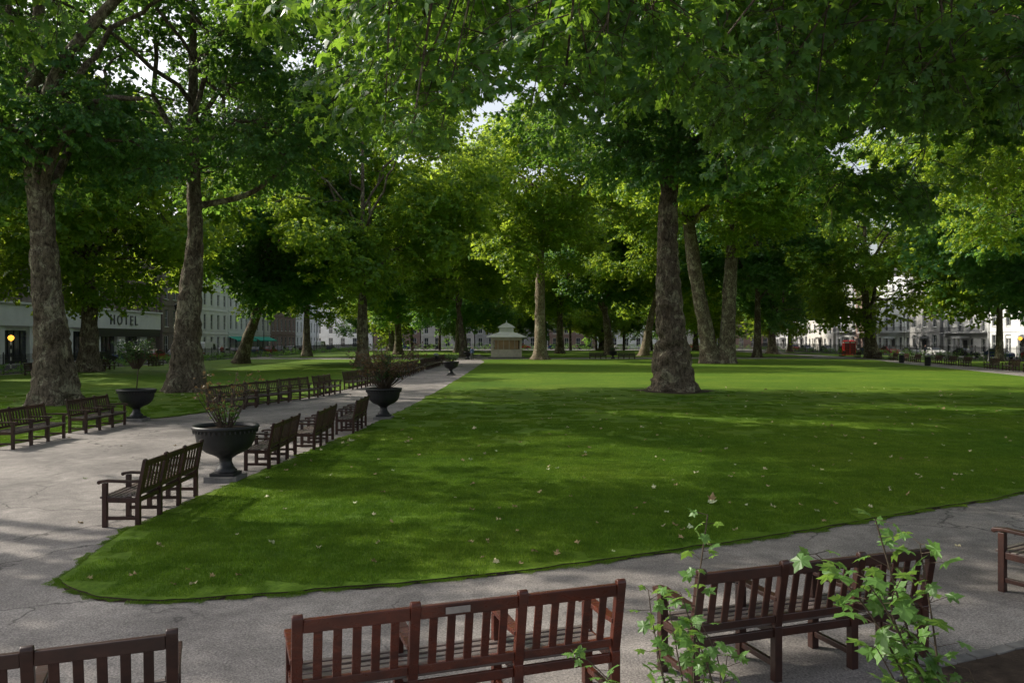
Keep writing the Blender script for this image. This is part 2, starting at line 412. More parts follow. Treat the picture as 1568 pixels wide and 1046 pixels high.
def trunk(mb, pts, rad, seg=20, flare=0.7, burr=0.1, off=0.0, step=0.3, ridges=5, rings=0.0):
    cp = catmull(pts, step); ps = [c[0] for c in cp]; rs = []
    for _, t in cp:
        i = min(int(t), len(rad)-2); u = t-i; rs.append(rad[i]*(1-u)+rad[i+1]*u)
    hs = [0.0]
    for i in range(1, len(ps)): hs.append(hs[-1]+(ps[i]-ps[i-1]).length)
    def fn(i, a, r):
        h = hs[i]; k = flare*math.exp(-h/0.9)
        fl = k*(0.75+0.45*math.cos(ridges*a+off)+0.2*math.cos(3*a+off*2))
        n = noise.noise(Vector((math.cos(a)*1.1+off, math.sin(a)*1.1, h*0.75)))
        n2 = noise.noise(Vector((math.cos(a)*3+off, math.sin(a)*3, h*1.9+5)))
        n3 = noise.noise(Vector((off*3, 0, h*1.1)))
        n4 = abs(noise.noise(Vector((math.cos(a)*1.3+off, math.sin(a)*1.3+9, h*1.9))))
        return r*(1+fl+burr*(1.2*n+0.55*n2+0.6*n3)+rings*(0.22-n4))
    mb.tube(ps, rs, seg, fn=fn)
    return ps, rs

def branch(mb, a, b, r0, r1, rr, seg=6, wob=0.12, n=6, arch=0.15):
    a = Vector(a); b = Vector(b); L = (b-a).length; pts = []; rad = []
    for i in range(n+1):
        t = i/n; p = a.lerp(b, t)+Vector((0, 0, arch*L*math.sin(math.pi*t)))
        if 0 < i < n: p += Vector((rr.gauss(0, 1), rr.gauss(0, 1), rr.gauss(0, .6)))*wob*L*0.35
        pts.append(p); rad.append(r0*(1-t)**0.8+r1)
    mb.tube(pts, rad, seg, cap=False); return pts

def make_tree(name, base, h=26, r0=0.75, cr=10.5, cz0=8.5, lean=(0, 0), fork=8, seed=1, nclump=50,
              stems=None, clumps=None, coll=None, burr=0.10, seg=18, flare=0.75, mat=None, gaps=(), limbs=None, clr=2.6,
              cxy=(0, 0), nmain=7, brad=0.10, mr=0.5, rings=0.0, sep=2.5, step=0.3, extra=()):
    coll = coll or C_far
    rr = random.Random(seed); mb = MB()
    if stems is None:
        stems = [([(0, 0, -0.1), (lean[0]*0.25, lean[1]*0.25, fork*0.4), (lean[0]*0.6, lean[1]*0.6, fork*0.85), (lean[0], lean[1], fork*1.4), (lean[0]*1.1, lean[1]*1.1, h*0.75)],
                  [r0, r0*0.86, r0*0.72, r0*0.5, r0*0.18])]
    nodes = []
    for k, (pts, rad) in enumerate(stems):
        ps, rs = trunk(mb, pts, rad, seg, flare, burr, seed*1.7+k, step=step, rings=rings)
        nodes += [(p, r) for p, r in zip(ps, rs) if p.z > fork]
    if not nodes: nodes = [(ps[-1], rs[-1])]
    for (pts, rad) in (limbs or []):
        ps, rs = trunk(mb, pts, rad, 10, 0.0, 0.08, seed*2.1, 0.5)
        nodes += [(p, r) for p, r in zip(ps[3:], rs[3:])]
    cc = Vector((lean[0]+cxy[0], lean[1]+cxy[1], (cz0+h)/2)); rz = (h-cz0)/2
    if clumps is None:
        clumps = []; tries = 0
        while len(clumps) < nclump and tries < 5000:
            tries += 1
            d = Vector((rr.gauss(0, 1), rr.gauss(0, 1), rr.gauss(0, 1))).normalized()
            q = rr.uniform(0.45, 1.0)
            c = cc+Vector((d.x*cr*q, d.y*cr*q, d.z*rz*q))
            if any((c-o[0]).length < sep for o in clumps): continue
            w = Vector((base[0]+c.x, base[1]+c.y, c.z))
            if any((w-Vector(g[:3])).length < g[3] for g in gaps): continue
            r = clr*rr.uniform(0.7, 1.25)
            if in_sunhole(w, r):
                if rr.random() < 0.2: clumps.append((c, 0))
                continue
            clumps.append((c, r))
        clumps = [c for c in clumps if c[1] > 0]
    else:
        clumps = [(c, r) for c, r in clumps if not in_sunhole(Vector((base[0]+c.x, base[1]+c.y, c.z)), r)]
    clumps += [(Vector(c)-Vector((base[0], base[1], 0)), r) for c, r in extra]
    mains = []
    for k in range(nmain):
        p, r = nodes[int(len(nodes)*k/(nmain+2))]
        a = k*2.4+seed; tgt = cc+Vector((math.cos(a)*cr*0.6, math.sin(a)*cr*0.6, rr.uniform(-0.1, 0.6)*rz))
        pts = branch(mb, p, tgt, r*mr, 0.05, rr, 7, 0.10, 8, 0.08)
        mains += [(q, max(0.05, r*mr*(1-i/8))) for i, q in enumerate(pts)]
    allp = nodes+mains
    for c, r in clumps:
        best = min(allp, key=lambda n: (n[0]-c).length+(2.0 if n[0].z > c.z+1 else 0))
        pts = branch(mb, best[0], c, min(best[1]*0.6, brad), 0.012, rr, 5, 0.16, 5, 0.05)
        for _ in range(3):
            d = Vector((rr.gauss(0, 1), rr.gauss(0, 1), rr.gauss(0, .5))).normalized()*r*0.75
            branch(mb, pts[rr.randrange(2, 5)], c+d, 0.025, 0.006, rr, 3, 0.15, 3, 0.05)
    o = mb.obj(name, [mat or M_bark], loc=(base[0], base[1], 0))
    br = BASER[coll.name]
    scatter('crown_foliage', [c for c, r in clumps], [(rr.gauss(0, .15), rr.gauss(0, .15), rr.uniform(0, 6.28)) for _ in clumps], [r/br for c, r in clumps], coll, o)
    return o

G1 = tuple((-0.445*d, d, 2.7+0.345*d, 0.035*d+1.5) for d in (16, 20, 25, 31, 36, 40, 45, 50, 56, 63, 70, 80))+tuple((-0.36*d, d, 2.7+0.37*d, 0.02*d+1.0) for d in (20, 36, 40, 46))
make_tree('plane_tree', (8.4, 41.2), h=29, cr=12.5, cz0=9.0, fork=9.5, seed=3, burr=0.09, seg=40, flare=0.4, step=0.16, rings=0.55,
          stems=[([(0, 0, -0.1), (-0.05, 0, 1.5), (-0.25, 0, 4.0), (-0.35, 0, 7.0), (-0.3, 0, 10), (0.1, 0, 14), (0.3, 0, 20)], [1.0, 0.90, 0.68, 0.52, 0.44, 0.32, 0.15])],
          coll=C_midb, nclump=68, cxy=(2.0, 0), mr=0.38,
          extra=[((7.2, 38.6, 11.2), 2.3), ((10.2, 38.4, 11.0), 2.3), ((5.0, 39.5, 12.2), 2.4), ((12.8, 39.5, 11.8), 2.4), ((8.6, 38.2, 13.6), 2.4), ((5.8, 38.5, 15), 2.4), ((11.5, 38.5, 14.6), 2.5), ((8.4, 38, 16.8), 2.5), ((4.0, 40, 17.5), 2.5), ((13, 40, 17.5), 2.6)])
make_tree('plane_tree', (23, 89), h=33, cr=14.5, cz0=12, fork=15, seed=5, burr=0.1, seg=18, flare=0.35, clr=3.2, nclump=76, cxy=(1, 0),
          stems=[([(-0.8, 0, -0.1), (-1.2, 0, 3), (-2.5, 0, 10), (-3.6, 0, 19), (-3.5, 0, 25)], [1.2, 0.85, 0.74, 0.62, 0.3]),
                 ([(0.8, 0, -0.1), (1.1, 0, 3), (1.4, 0, 10), (2.1, 0, 18), (3.2, 0, 25)], [1.2, 0.85, 0.72, 0.56, 0.3])])
make_tree('plane_tree', (3.7, 105), h=33, r0=0.78, cr=12, cz0=11, fork=16, seed=7, clr=3.2, flare=0.9, mat=M_bark2, nclump=64)
make_tree('plane_tree', (-16.8, 41), h=28, cr=11.5, cz0=9.0, fork=9.5, lean=(0.6, 0), seed=9, burr=0.08, seg=26, flare=0.6, coll=C_midb, nclump=66, gaps=G1, mr=0.32, step=0.2, rings=0.25, sep=2.2,
          stems=[([(0, 0, -0.1), (0.05, 0, 2.0), (0.25, 0, 5), (0.5, 0, 8), (0.4, 0, 12), (0.4, 0, 20)], [0.88, 0.74, 0.55, 0.40, 0.32, 0.14])],
          limbs=[([(0.4, 0, 12), (3, -0.5, 13.8), (5.5, -0.5, 13.5), (7.5, -1, 15)], [0.2, 0.15, 0.11, 0.05]),
                 ([(0.4, 0, 9.5), (3.5, 0, 10.3), (6, 0, 12.5), (8, 0, 13.0)], [0.17, 0.13, 0.10, 0.05])],
          extra=[((-15.8, 37.5, 11.8), 2.1), ((-13, 38, 12.6), 2.3), ((-18.8, 38, 11.4), 2.0), ((-11, 38.5, 11.6), 2.0), ((-20.5, 39, 13), 2.0), ((-9.5, 39, 14.5), 2.4), ((-12.5, 38, 17), 2.4), ((-10, 39, 19.5), 2.4)])
make_tree('plane_tree', (-19, 33), h=26, cr=10.5, cz0=8.0, fork=8, lean=(-1.5, 0), seed=14, burr=0.10, seg=30, flare=0.6, nclump=60, coll=C_midb, gaps=G1, mr=0.32, step=0.18, rings=0.4, sep=2.2,
          stems=[([(0, 0, -0.1), (0.0, 0, 2.0), (-0.3, 0, 5), (-0.5, 0, 8), (-0.8, 0, 11), (-0.5, 0, 18)], [0.82, 0.66, 0.53, 0.48, 0.40, 0.16])],
          limbs=[([(-0.5, 0, 8.2), (0.3, -0.5, 10.3), (2.2, -1, 12.2), (4.4, -1.5, 12.2)], [0.26, 0.2, 0.15, 0.08]),
                 ([(-0.7, 0, 11), (0.8, -1, 13.5), (3.5, -2, 15.8), (6, -3, 17.0)], [0.3, 0.26, 0.2, 0.1])],
          extra=[((-20.6, 30.5, 12.2), 1.9), ((-18.6, 30.5, 14.2), 1.9), ((-21.5, 30, 15.5), 2.2), ((-17.2, 31, 11.8), 1.5)])
generic = [  # x, y, h, r, crown radius, crown bottom, lean, bluish, pale
    (-35, 66, 24, 0.8, 11, 5.6, 0, 0, 0), (-30, 88, 26, 0.7, 11, 6.0, 3, 1, 0), (-15, 80, 31, 0.62, 13, 8, 0, 0, 0),
    (-11, 165, 28, 0.9, 13, 3.5, 0, 1, 0), (9, 150, 30, 0.8, 12, 7, 0, 0, 0), (17, 138, 30, 0.85, 12, 8, -1, 1, 0),
    (21.2, 128, 31, 0.75, 12, 9, 2, 0, 1), (49, 150, 27, 0.8, 13, 5, 0, 1, 0), (52, 115, 31, 0.9, 15, 6.3, -1, 0, 0),
    (33, 165, 28, 0.8, 13, 5, 0, 0, 0), (-33, 128, 28, 0.7, 12, 5.5, 0, 0, 0), (-20, 140, 29, 0.7, 12, 5, 0, 1, 0),
    (35, 45, 29, 0.9, 14, 7.5, 0, 0, 0), (-42, 45, 26, 0.8, 11, 6, 0, 1, 0), (-2, 190, 28, 0.8, 13, 3.5, 0, 0, 0),
    (22, 195, 28, 0.8, 14, 3, 0, 0, 0), (-28, 185, 28, 0.8, 14, 3, 0, 0, 0), (45, 195, 26, 0.7, 14, 3, 0, 0, 0),
    (50, 71, 29, 0.8, 14, 6.2, 0, 1, 0), (-7.5, 124, 31, 0.55, 11, 8, -1, 0, 0), (60, 172, 24, 0.5, 10, 4, 0, 0, 0), (37, 120, 30, 0.6, 13, 10, 0, 1, 0), (60, 98, 22, 0.45, 9, 6.5, 0, 0, 0),
]
for i, (x, y, h, r, cr, cz, ln, bl, pale) in enumerate(generic):
    far = y > 60
    make_tree('plane_tree', (x, y), h=h, r0=r, cr=cr, cz0=cz, lean=(ln, 0), fork=max(6.5, cz*0.85), seed=30+i, coll=(C_farb if bl else C_far) if far else (C_midb if bl else C_mid),
              clr=3.3 if far else 2.9, nclump=66, seg=12 if far else 18, mat=M_bark2 if pale else M_bark, mr=0.4, gaps=G1)

# distant belt of trees closing the far end
rr = random.Random(91); mb = MB(); P = []; Ro = []; S = []
for k in range(16):
    x = -38+k*6.6; y = 200+rr.uniform(-3, 3); mb.tube([(x, y, 0), (x+rr.uniform(-.4, .4), y, 5), (x, y, 12)], [0.35, 0.28, 0.1], 8)
    for _ in range(9):
        P.append((x+rr.uniform(-4.5, 4.5), y+rr.uniform(-3, 3), rr.uniform(4.5, 17))); Ro.append((0, 0, rr.uniform(0, 6.28))); S.append(rr.uniform(0.9, 1.4))
dt = mb.obj('distant_trees', [M_bark]); scatter('distant_foliage', P, Ro, S, C_farb, dt)

# overhanging tree (trunk behind the viewpoint)
near_cl = [((-1.3, 9, 6.7), 1.2), ((0.2, 9.5, 6.7), 1.3), ((1.6, 9, 6.4), 1.1), ((-1.0, 9, 5.7), 0.8), ((0.6, 9.2, 5.6), 0.65), ((-1.1, 8.8, 5.0), 0.42),
           ((2.8, 11, 7.4), 1.5), ((4.8, 12, 7.6), 1.7), ((7, 12, 7.6), 1.8), ((3.8, 11.5, 6.4), 1.0), ((6.2, 12, 6.6), 1.0), ((8.6, 12.5, 7.2), 1.6), ((2.3, 10, 6.0), 0.8),
           ((-1.5, 12, 7.9), 1.4), ((1.2, 12, 7.9), 1.5), ((5, 9, 7.6), 1.3), ((9, 9, 8.0), 1.5)]
rr = random.Random(5)
for _ in range(32):
    near_cl.append(((rr.uniform(-3.5, 8), rr.uniform(13, 18), rr.uniform(8.2, 13)), 1.7))
for _ in range(8):
    near_cl.append(((rr.uniform(0, 9), rr.uniform(-1, 12), rr.uniform(10, 14)), 1.8))
base = Vector((3.5, -5, 0))
make_tree('plane_tree', (3.5, -5), h=16, r0=0.8, cr=6, cz0=9, fork=6.5, seed=77, clumps=[(Vector(c)-base, r) for c, r in near_cl], coll=C_near, nmain=6, brad=0.045, mr=0.3, cxy=(0, 8))
rc = []
for _ in range(74):
    rc.append((Vector((rr.uniform(7, 27), rr.uniform(17, 30), rr.uniform(8.2, 17))), 1.9))
b2 = Vector((27, 22, 0))
make_tree('plane_tree', (27, 22), h=20, r0=0.9, cr=8, cz0=9, fork=7, seed=78, clumps=[(c-b2, r) for c, r in rc], coll=C_near, nmain=7, brad=0.06, mr=0.35, cxy=(-6, 1))
lc = []
while len(lc) < 34:
    c = Vector((rr.uniform(-22, -9.5), rr.uniform(13, 21), rr.uniform(8.2, 14)))
    if all((c-Vector(g_[:3])).length > g_[3] for g_ in G1): lc.append((c, 1.8))
b3 = Vector((-24, 17, 0))
make_tree('plane_tree', (-24, 17), h=20, r0=0.9, cr=7, cz0=9, fork=7, seed=79, clumps=[(c-b3, r) for c, r in lc], coll=C_near, nmain=4, brad=0.06, mr=0.35, cxy=(5, 0))

# ------------------------------------------------------------------ ground
g = MB(); g.add([(-400, -200, 0), (400, -200, 0), (400, 600, 0), (-400, 600, 0)], [(0, 1, 2, 3)]); g.obj('ground', [M_path])

def smooth_closed(pts, per=6):
    n = len(pts); out = []
    P = [Vector((p[0], p[1], 0)) for p in pts]
    for i in range(n):
        a, b, c, d = P[i-1], P[i], P[(i+1) % n], P[(i+2) % n]
        for k in range(per):
            t = k/per; q = 0.5*((2*b)+(c-a)*t+(2*a-5*b+4*c-d)*t*t+(-a+3*b-3*c+d)*t**3); out.append((q.x, q.y))
    return out

LZ = 0.035
def lawn(name, outline, z=LZ, smoothit=True, mat=M_lawn):
    o = smooth_closed(outline, 16) if smoothit else outline
    mb = MB(); n = len(o)
    o = [(x+0.07*noise.noise(Vector((x*1.9, y*1.9, 0)))+0.03*noise.noise(Vector((x*6, y*6, 0))), y+0.07*noise.noise(Vector((x*1.9, y*1.9, 9)))+0.03*noise.noise(Vector((x*6, y*6, 4)))) for x, y in o]
    mb.add([(x, y, z) for x, y in o], [tuple(range(n))], 0)
    vs = [(x, y, z) for x, y in o]+[(x, y, -0.01) for x, y in o]
    mb.add(vs, [(i, (i+1) % n, n+(i+1) % n, n+i) for i in range(n)], 1)
    cx = []
    for i in range(n):
        a = Vector(o[i-1]); b = Vector(o[(i+1) % n]); t = (b-a); nn = Vector((t.y, -t.x)).normalized()
        w = 0.03+0.09*noise.noise(Vector((o[i][0]*2.3, o[i][1]*2.3, 3)))
        cx.append((o[i][0]+nn.x*w, o[i][1]+nn.y*w, 0.006))
    ar = sum(o[i][0]*o[(i+1) % n][1]-o[(i+1) % n][0]*o[i][1] for i in range(n))
    if ar < 0: cx = [(2*o[i][0]-c[0], 2*o[i][1]-c[1], c[2]) for i, c in enumerate(cx)]
    vs = [(x, y, 0.006) for x, y in o]+cx
    mb.add(vs, [(i, (i+1) % n, n+(i+1) % n, n+i) for i in range(n)], 1)
    mb.obj(name, [mat, M_soil]); return o

main_out = [(-5.15, 9.6), (-4.9, 8.75), (-3.9, 8.15), (-2.64, 8.38), (0, 9.2), (3.74, 10.98), (6.28, 12.43), (9, 14), (14, 18.3), (20, 25), (27, 34), (33, 45), (37, 57), (43, 87), (46.5, 108),
            (30, 110), (10, 109), (-2.9, 107), (-3.3, 94), (-3.6, 60), (-3.9, 40), (-4.3, 26), (-4.85, 19), (-5.25, 14), (-5.38, 11.3)]
left_out = [(-12.9, 8), (-12.9, 16), (-12.8, 25.6), (-11.8, 28), (-10.6, 33), (-9.2, 40), (-8.4, 60), (-7.9, 94), (-8.2, 106), (-20, 107), (-37, 107), (-38, 90), (-38, 40), (-38, 10), (-25, 7)]
MO = lawn('lawn', main_out)
LO = lawn('lawn', left_out)
lawn('lawn', [(41, 55), (47, 87), (51, 112), (54, 150), (58, 170), (62, 150), (62, 90), (60, 60), (50, 35), (36, 28), (33, 36)])
lawn('lawn', [(-3, 122), (-3, 185), (20, 190), (46, 185), (48, 150), (46, 123), (20, 121)])
lawn('lawn', [(-8, 122), (-8, 185), (-36, 185), (-37, 122), (-20, 120)])
bed = MB()
bo = [(2.3, 2.0), (2.35, 5.3), (2.8, 6.1), (3.3, 6.45), (4.55, 7.0), (6, 7.7), (9, 9.7), (14, 14.5), (18, 14), (16, 2)]
bo = smooth_closed(bo, 6)
bed.add([(x, y, 0.03) for x, y in bo], [tuple(range(len(bo)))]); bed.obj('flower_bed', [M_soil])
st = MB()
for i in range(8, 46):
    a = Vector(bo[i]).to_3d(); b = Vector(bo[i+1]).to_3d(); L = (b-a).length; k = max(1, int(L/0.16))
    for j in range(k):
        p = a.lerp(b, (j+0.5)/k); an = math.atan2(b.y-a.y, b.x-a.x)+R.gauss(0, .06)
        st.box((p.x, p.y, 0.02+R.uniform(-.01, .01)), (L/k-0.02, 0.11, 0.06), 0, Matrix.Rotation(an, 3, 'Z'))
st.obj('sett_edging', [M_kerb])

def inside(pt, poly):
    x, y = pt; c = False; n = len(poly)
    for i in range(n):
        x1, y1 = poly[i]; x2, y2 = poly[i-1]
        if (y1 > y) != (y2 > y) and x < (x2-x1)*(y-y1)/(y2-y1)+x1: c = not c
    return c

# grass tufts
C_gr = newcoll('grass_patches')
for k in range(4):
    r = random.Random(500+k); V = []; F = []; LV = []
    for i in range(1400):
        x, y = r.uniform(-.3, .3), r.uniform(-.3, .3); a = r.uniform(0, 6.283); w = 0.004; hgt = r.uniform(0.02, 0.05)
        dx, dy = math.cos(a)*w, math.sin(a)*w; lx, ly = r.gauss(0, .012), r.gauss(0, .012)
        o = len(V); V += [(x-dx, y-dy, 0), (x+dx, y+dy, 0), (x+lx, y+ly, hgt)]
        F += [(o, o+1, o+2)]; LV += [r.random()]
    place(finish_leafmesh('grass_patch%d' % k, V, F, LV, [M_blade]), 'grass_patch%d' % k, coll=C_gr)
Pk = []; Rk = []; Sk = []
y = 7.6
while y < 44:
    st_ = 0.46 if y < 20 else 0.58
    x = -0.68*y-1.5
    while x < 0.68*y+1.5:
        p = (x+R.uniform(-.12, .12), y+R.uniform(-.12, .12))
        x += st_
        poly = MO if inside(p, MO) else (LO if inside(p, LO) else None)
        if poly is None: continue
        s_ = R.uniform(0.9, 1.1)
        if y > 20:
            f = (y-20)/24+0.35*noise.noise(Vector((p[0]*.5, p[1]*.5, 0)))
            if R.random() < f: continue
            s_ *= 1-0.3*max(0, min(1, f))
        mn = min((p[0]-q[0])**2+(p[1]-q[1])**2 for q in poly)**0.5
        if mn < 0.36: s_ = max(0.25, mn/0.36*0.9)
        Pk.append((p[0], p[1], LZ-0.005)); Rk.append((0, 0, R.choice((0, 1.57, 3.14, 4.71))+R.uniform(-.3, .3))); Sk.append(s_)
    y += st_
for poly in (MO, LO):
    n = len(poly)
    for i in range(n):
        a = Vector(poly[i]); b = Vector(poly[(i+1) % n])
        if max(a.y, b.y) > 30: continue
        k = int((b-a).length/0.11)+1
        for j in range(k):
            q = a.lerp(b, j/k); t = (b-a).normalized(); nn = Vector((-t.y, t.x))
            if not inside(q+nn*0.08, poly): nn = -nn
            q = q+nn*R.uniform(-0.03, 0.12)
            Pk.append((q.x, q.y, LZ-0.02)); Rk.append((0, 0, R.uniform(0, 6.28))); Sk.append(R.uniform(0.2, 0.45))
scatter('lawn_grass', Pk, Rk, Sk, C_gr)

sr = MB(); sr.lathe([(0, 0.062), (1.6, 0.06), (2.0, 0.040)], (0, 0, 0), 24, fn=lambda r, z, a: r*(1+0.12*math.sin(3*a)+0.08*math.sin(7*a)))
sr.obj('soil_ring', [M_soil], loc=(8.4, 41.2, 0))

# fallen leaves
M_fall, nt, out = new_mat('fallen_leaf')
at = nt.nodes.new('ShaderNodeAttribute'); at.attribute_name = 'lv'
c = ramp(nt, at.outputs['Fac'], [(0.0, (0.22, 0.14, 0.07)), (0.35, (0.42, 0.32, 0.16)), (0.7, (0.58, 0.53, 0.33)), (1.0, (0.45, 0.53, 0.30))])
p_ = N(nt, 'ShaderNodeBsdfPrincipled', Roughness=0.7); nt.links.new(c, p_.inputs['Base Color']); nt.links.new(p_.outputs[0], out.inputs[0])
V = []; F = []; LV = []
for i in range(560):
    y = 8+36*R.random()**1.2; x = R.uniform(-0.66*y, 0.68*y)
    on = inside((x, y), MO); onl = inside((x, y), LO)
    if not on and not onl and R.random() < 0.85: continue
    z = 0.07 if (on or onl) else 0.012
    M = leaf_matrix(Vector((x, y, z)), R.uniform(0, 6.28), R.gauss(0.1, 0.3), R.gauss(0, 0.35), R.uniform(0.04, 0.085)*(1.6 if R.random() < .08 else 1))
    gg = ([Vector((v.x, v.y, v.z*R.choice((-2.2, 1.0)))) for v in gl[0]], gl[1])
    add_leaf(V, F, LV, gg, M, R.random())
place(finish_leafmesh('fallen_leaves', V, F, LV, [M_fall]), 'fallen_leaves')

# ------------------------------------------------------------------ benches
def bench_mesh(name, mat, L=2.25):
    b = MB(); h = L/2
    px = [-h, -h/3, h/3, h]
    for i, x in enumerate(px):
        w = 0.068
        b.beam((x, 0, 0), (x, 0.0, 0.44), w, w, up=(0, 1, 0))
        b.beam((x, 0.0, 0.43), (x, -0.10, 0.955), w, 0.055, up=(0, 1, 0))
        b.tube([(x-w/2, -0.10, 0.955), (x+w/2, -0.10, 0.955)], [0.0285, 0.0285], 10)
        b.beam((x, 0.47, 0), (x, 0.47, 0.635), w, w, up=(0, 1, 0))
        arm = [(-0.045, 0.665), (0.12, 0.655), (0.30, 0.662), (0.44, 0.668), (0.545, 0.655)]
        for (y0, z0), (y1, z1) in zip(arm[:-1], arm[1:]):
            b.beam((x, y0, z0), (x, y1+0.004, z1), 0.082, 0.036)
        b.tube([(x-0.041, 0.545, 0.648), (x+0.041, 0.545, 0.648)], [0.028, 0.028], 10)
        b.beam((x, 0.03, 0.385), (x, 0.44, 0.395), 0.045, 0.075)
        b.beam((x, 0.03, 0.13), (x, 0.44, 0.13), 0.04, 0.05)
    for i in range(3):
        a, c = px[i]+0.034, px[i+1]-0.034
        def back(z): return -0.10*(z-0.43)/0.525
        b.beam((a, back(0.90), 0.905), (c, back(0.90), 0.905), 0.042, 0.085)
        b.beam((a, back(0.50), 0.505), (c, back(0.50), 0.505), 0.04, 0.06)
        n = 5; w = 0.058; gp = (c-a-n*w)/(n+1)
        for k in range(n):
            x = a+gp*(k+1)+w*(k+0.5)
            b.beam((x, back(0.53), 0.53), (x, back(0.865), 0.865), w, 0.018, up=(0, 1, 0))
        b.beam((a, 0.47, 0.385), (c, 0.47, 0.385), 0.03, 0.07)
        b.beam((a, 0.0, 0.385), (c, 0.0, 0.385), 0.03, 0.07)
    for k in range(6):
        y = 0.045+k*0.078
        z = 0.437+0.012*math.cos(k*0.9)
        b.box((0, y, z), (L, 0.06, 0.022), 1)
    b.box((0, 0.525, 0.425), (L, 0.045, 0.03), 1)
    return b.mesh(name, [mat, M_seat])
M_seat = wood_mat('sky_lit_seat_teak', (0.10, 0.085, 0.08), (0.20, 0.175, 0.165), 0.2)  # paler than the bench frame: sky reflection on the slats painted into the colour
BM = bench_mesh('park_bench', M_wood); BMr = bench_mesh('park_bench_red', M_woodr)
def bench(x, y, facing, me=BM, bev=False):
    o = place(me, 'park_bench', (x, y, 0), math.radians(facing-90)+math.radians(R.uniform(-.6, .6)))
    if bev:
        m = o.modifiers.new('bevel', 'BEVEL'); m.width = 0.006; m.segments = 2
    return o
def bench2(p0, p1, me=BM, bev=True):
    a = Vector(p0); b = Vector(p1); d = b-a
    o = place(me, 'park_bench', ((a.x+b.x)/2, (a.y+b.y)/2, 0), math.atan2(d.y, d.x))
    n = Vector((-d.y, d.x)).normalized()*0.10; o.location.x += n.x; o.location.y += n.y
    if bev:
        m = o.modifiers.new('bevel', 'BEVEL'); m.width = 0.006; m.segments = 2
    return o
bench2((-4.13, 3.93), (-2.02, 4.74), BM)
fb = bench2((-1.34, 4.97), (0.78, 5.72), BMr)
bench2((1.42, 5.96), (3.54, 6.7), BM)
bench2((5.55, 8.05), (7.5, 9.18), BM)
pq = MB(); pq.box((-0.09, -0.118, 0.905), (0.17, 0.004, 0.045)); pq.obj('plaque', [M_metal], parent=fb)
for yy, xx in ((12.6, -5.42), (17.55, -5.05), (20.4, -4.82), (23.8, -4.55)):
    bench(xx, yy, 180+2, bev=True)
for yy in (20.7, 24.1): bench(-12.75, yy, 0, bev=True)
for i, yy in enumerate([30.6, 33.4, 36.2, 39, 44, 47, 50, 53, 58, 61, 64, 67, 72, 75, 78, 81, 86, 89, 92]):
    xs = np.interp(yy, [28, 33, 40, 60, 94], [-11.4, -10.5, -9.05, -8.2, -7.75])
    ang = -18 if yy < 37 else (-8 if yy < 45 else -2)
    bench(float(xs), yy, ang)
for i in range(16):
    yy = 50+i*4.2+(i//3)*2.5
    xs = np.interp(yy, [40, 57, 87, 112, 150], [34.5, 41, 47, 51, 54])+0.2
    bench(float(xs), yy, 168)
for x, yy in ((-36, 60), (-36, 70), (-36, 80), (12, 111.5), (16, 111.5), (24, 112), (-14, 110), (-18, 110)):
    bench(x, yy, 0 if x < -30 else 270)

# ------------------------------------------------------------------ planters
pm = MB()
pm.box((0, 0, 0.05), (0.62, 0.62, 0.10), 1)
pm.box((0, 0, 0.13), (0.46, 0.46, 0.06), 0)
pm.lathe([(0.20, 0.16), (0.21, 0.20), (0.15, 0.26), (0.115, 0.36), (0.12, 0.42), (0.17, 0.46), (0.22, 0.49), (0.36, 0.55), (0.47, 0.64), (0.53, 0.76), (0.555, 0.90),
          (0.58, 0.98), (0.615, 1.00), (0.625, 1.03), (0.61, 1.06), (0.56, 1.06), (0.54, 1.0)], seg=40)
pm.lathe([(0.545, 0.985), (0.3, 1.01), (0.0, 1.02)], seg=24, mat=2)
for k in range(40):
    a = 2*math.pi*k/40; pm.box((0.59*math.cos(a), 0.59*math.sin(a), 0.955), (0.02, 0.03, 0.05), 0, Matrix.Rotation(a, 3, 'Z'))
PM = pm.mesh('planter_urn', [M_iron, M_kerb, M_soil])

def shrub(parent, h, spread, n, leaf, mat, seed, z0=1.0, nleaf=10, stemr=0.012, top=False, geo=None):
    r = random.Random(seed); V = []; F = []; LV = []; tw = MB()
    for i in range(n):
        a = r.uniform(0, 6.28); q = r.random()**0.6; hh = h*r.uniform(0.45, 1.0)
        tip = Vector((math.cos(a)*spread*q, math.sin(a)*spread*q, z0+hh)); b0 = Vector((math.cos(a)*0.12*q, math.sin(a)*0.12*q, z0-0.02))
        mid = b0.lerp(tip, 0.5)+Vector((r.gauss(0, .05), r.gauss(0, .05), 0.05))
        tw.tube([b0, mid, tip], [stemr, stemr*0.6, stemr*0.25], 4, cap=False)
        for k in range(nleaf):
            t = r.uniform(0.35 if not top else 0.7, 1.0); p = mid.lerp(tip, (t-.35)/.65)+Vector((r.gauss(0, .06), r.gauss(0, .06), r.gauss(0, .04)))
            add_leaf(V, F, LV, geo or gk, leaf_matrix(p, r.uniform(0, 6.28), r.uniform(-1, .7), r.gauss(0, .5), leaf*r.uniform(.6, 1.2)), r.random())
    mi = [0]*len(F); o = len(V); V.extend(tw.v); F.extend([[i+o for i in f] for f in tw.f]); LV.extend([.5]*len(tw.f)); mi += [1]*len(tw.f)
    me = finish_leafmesh('shrub', V, F, LV, [mat, M_twig], mi)
    return place(me, 'shrub', parent=parent)
p1 = place(PM, 'planter_urn', (-5.5, 15.3, 0)); shrub(p1, 1.15, 0.75, 22, 0.07, M_redleaf, 1, nleaf=7); shrub(p1, 0.5, 0.3, 14, 0.07, M_shoot, 11, nleaf=12)
p2 = place(PM, 'planter_urn', (-4.35, 27, 0)); shrub(p2, 1.75, 1.5, 70, 0.08, M_redleaf, 2, nleaf=22); shrub(p2, 1.2, 0.9, 30, 0.08, M_darkleaf, 12, nleaf=20)
p3 = place(PM, 'planter_urn', (-12.45, 26.4, 0))
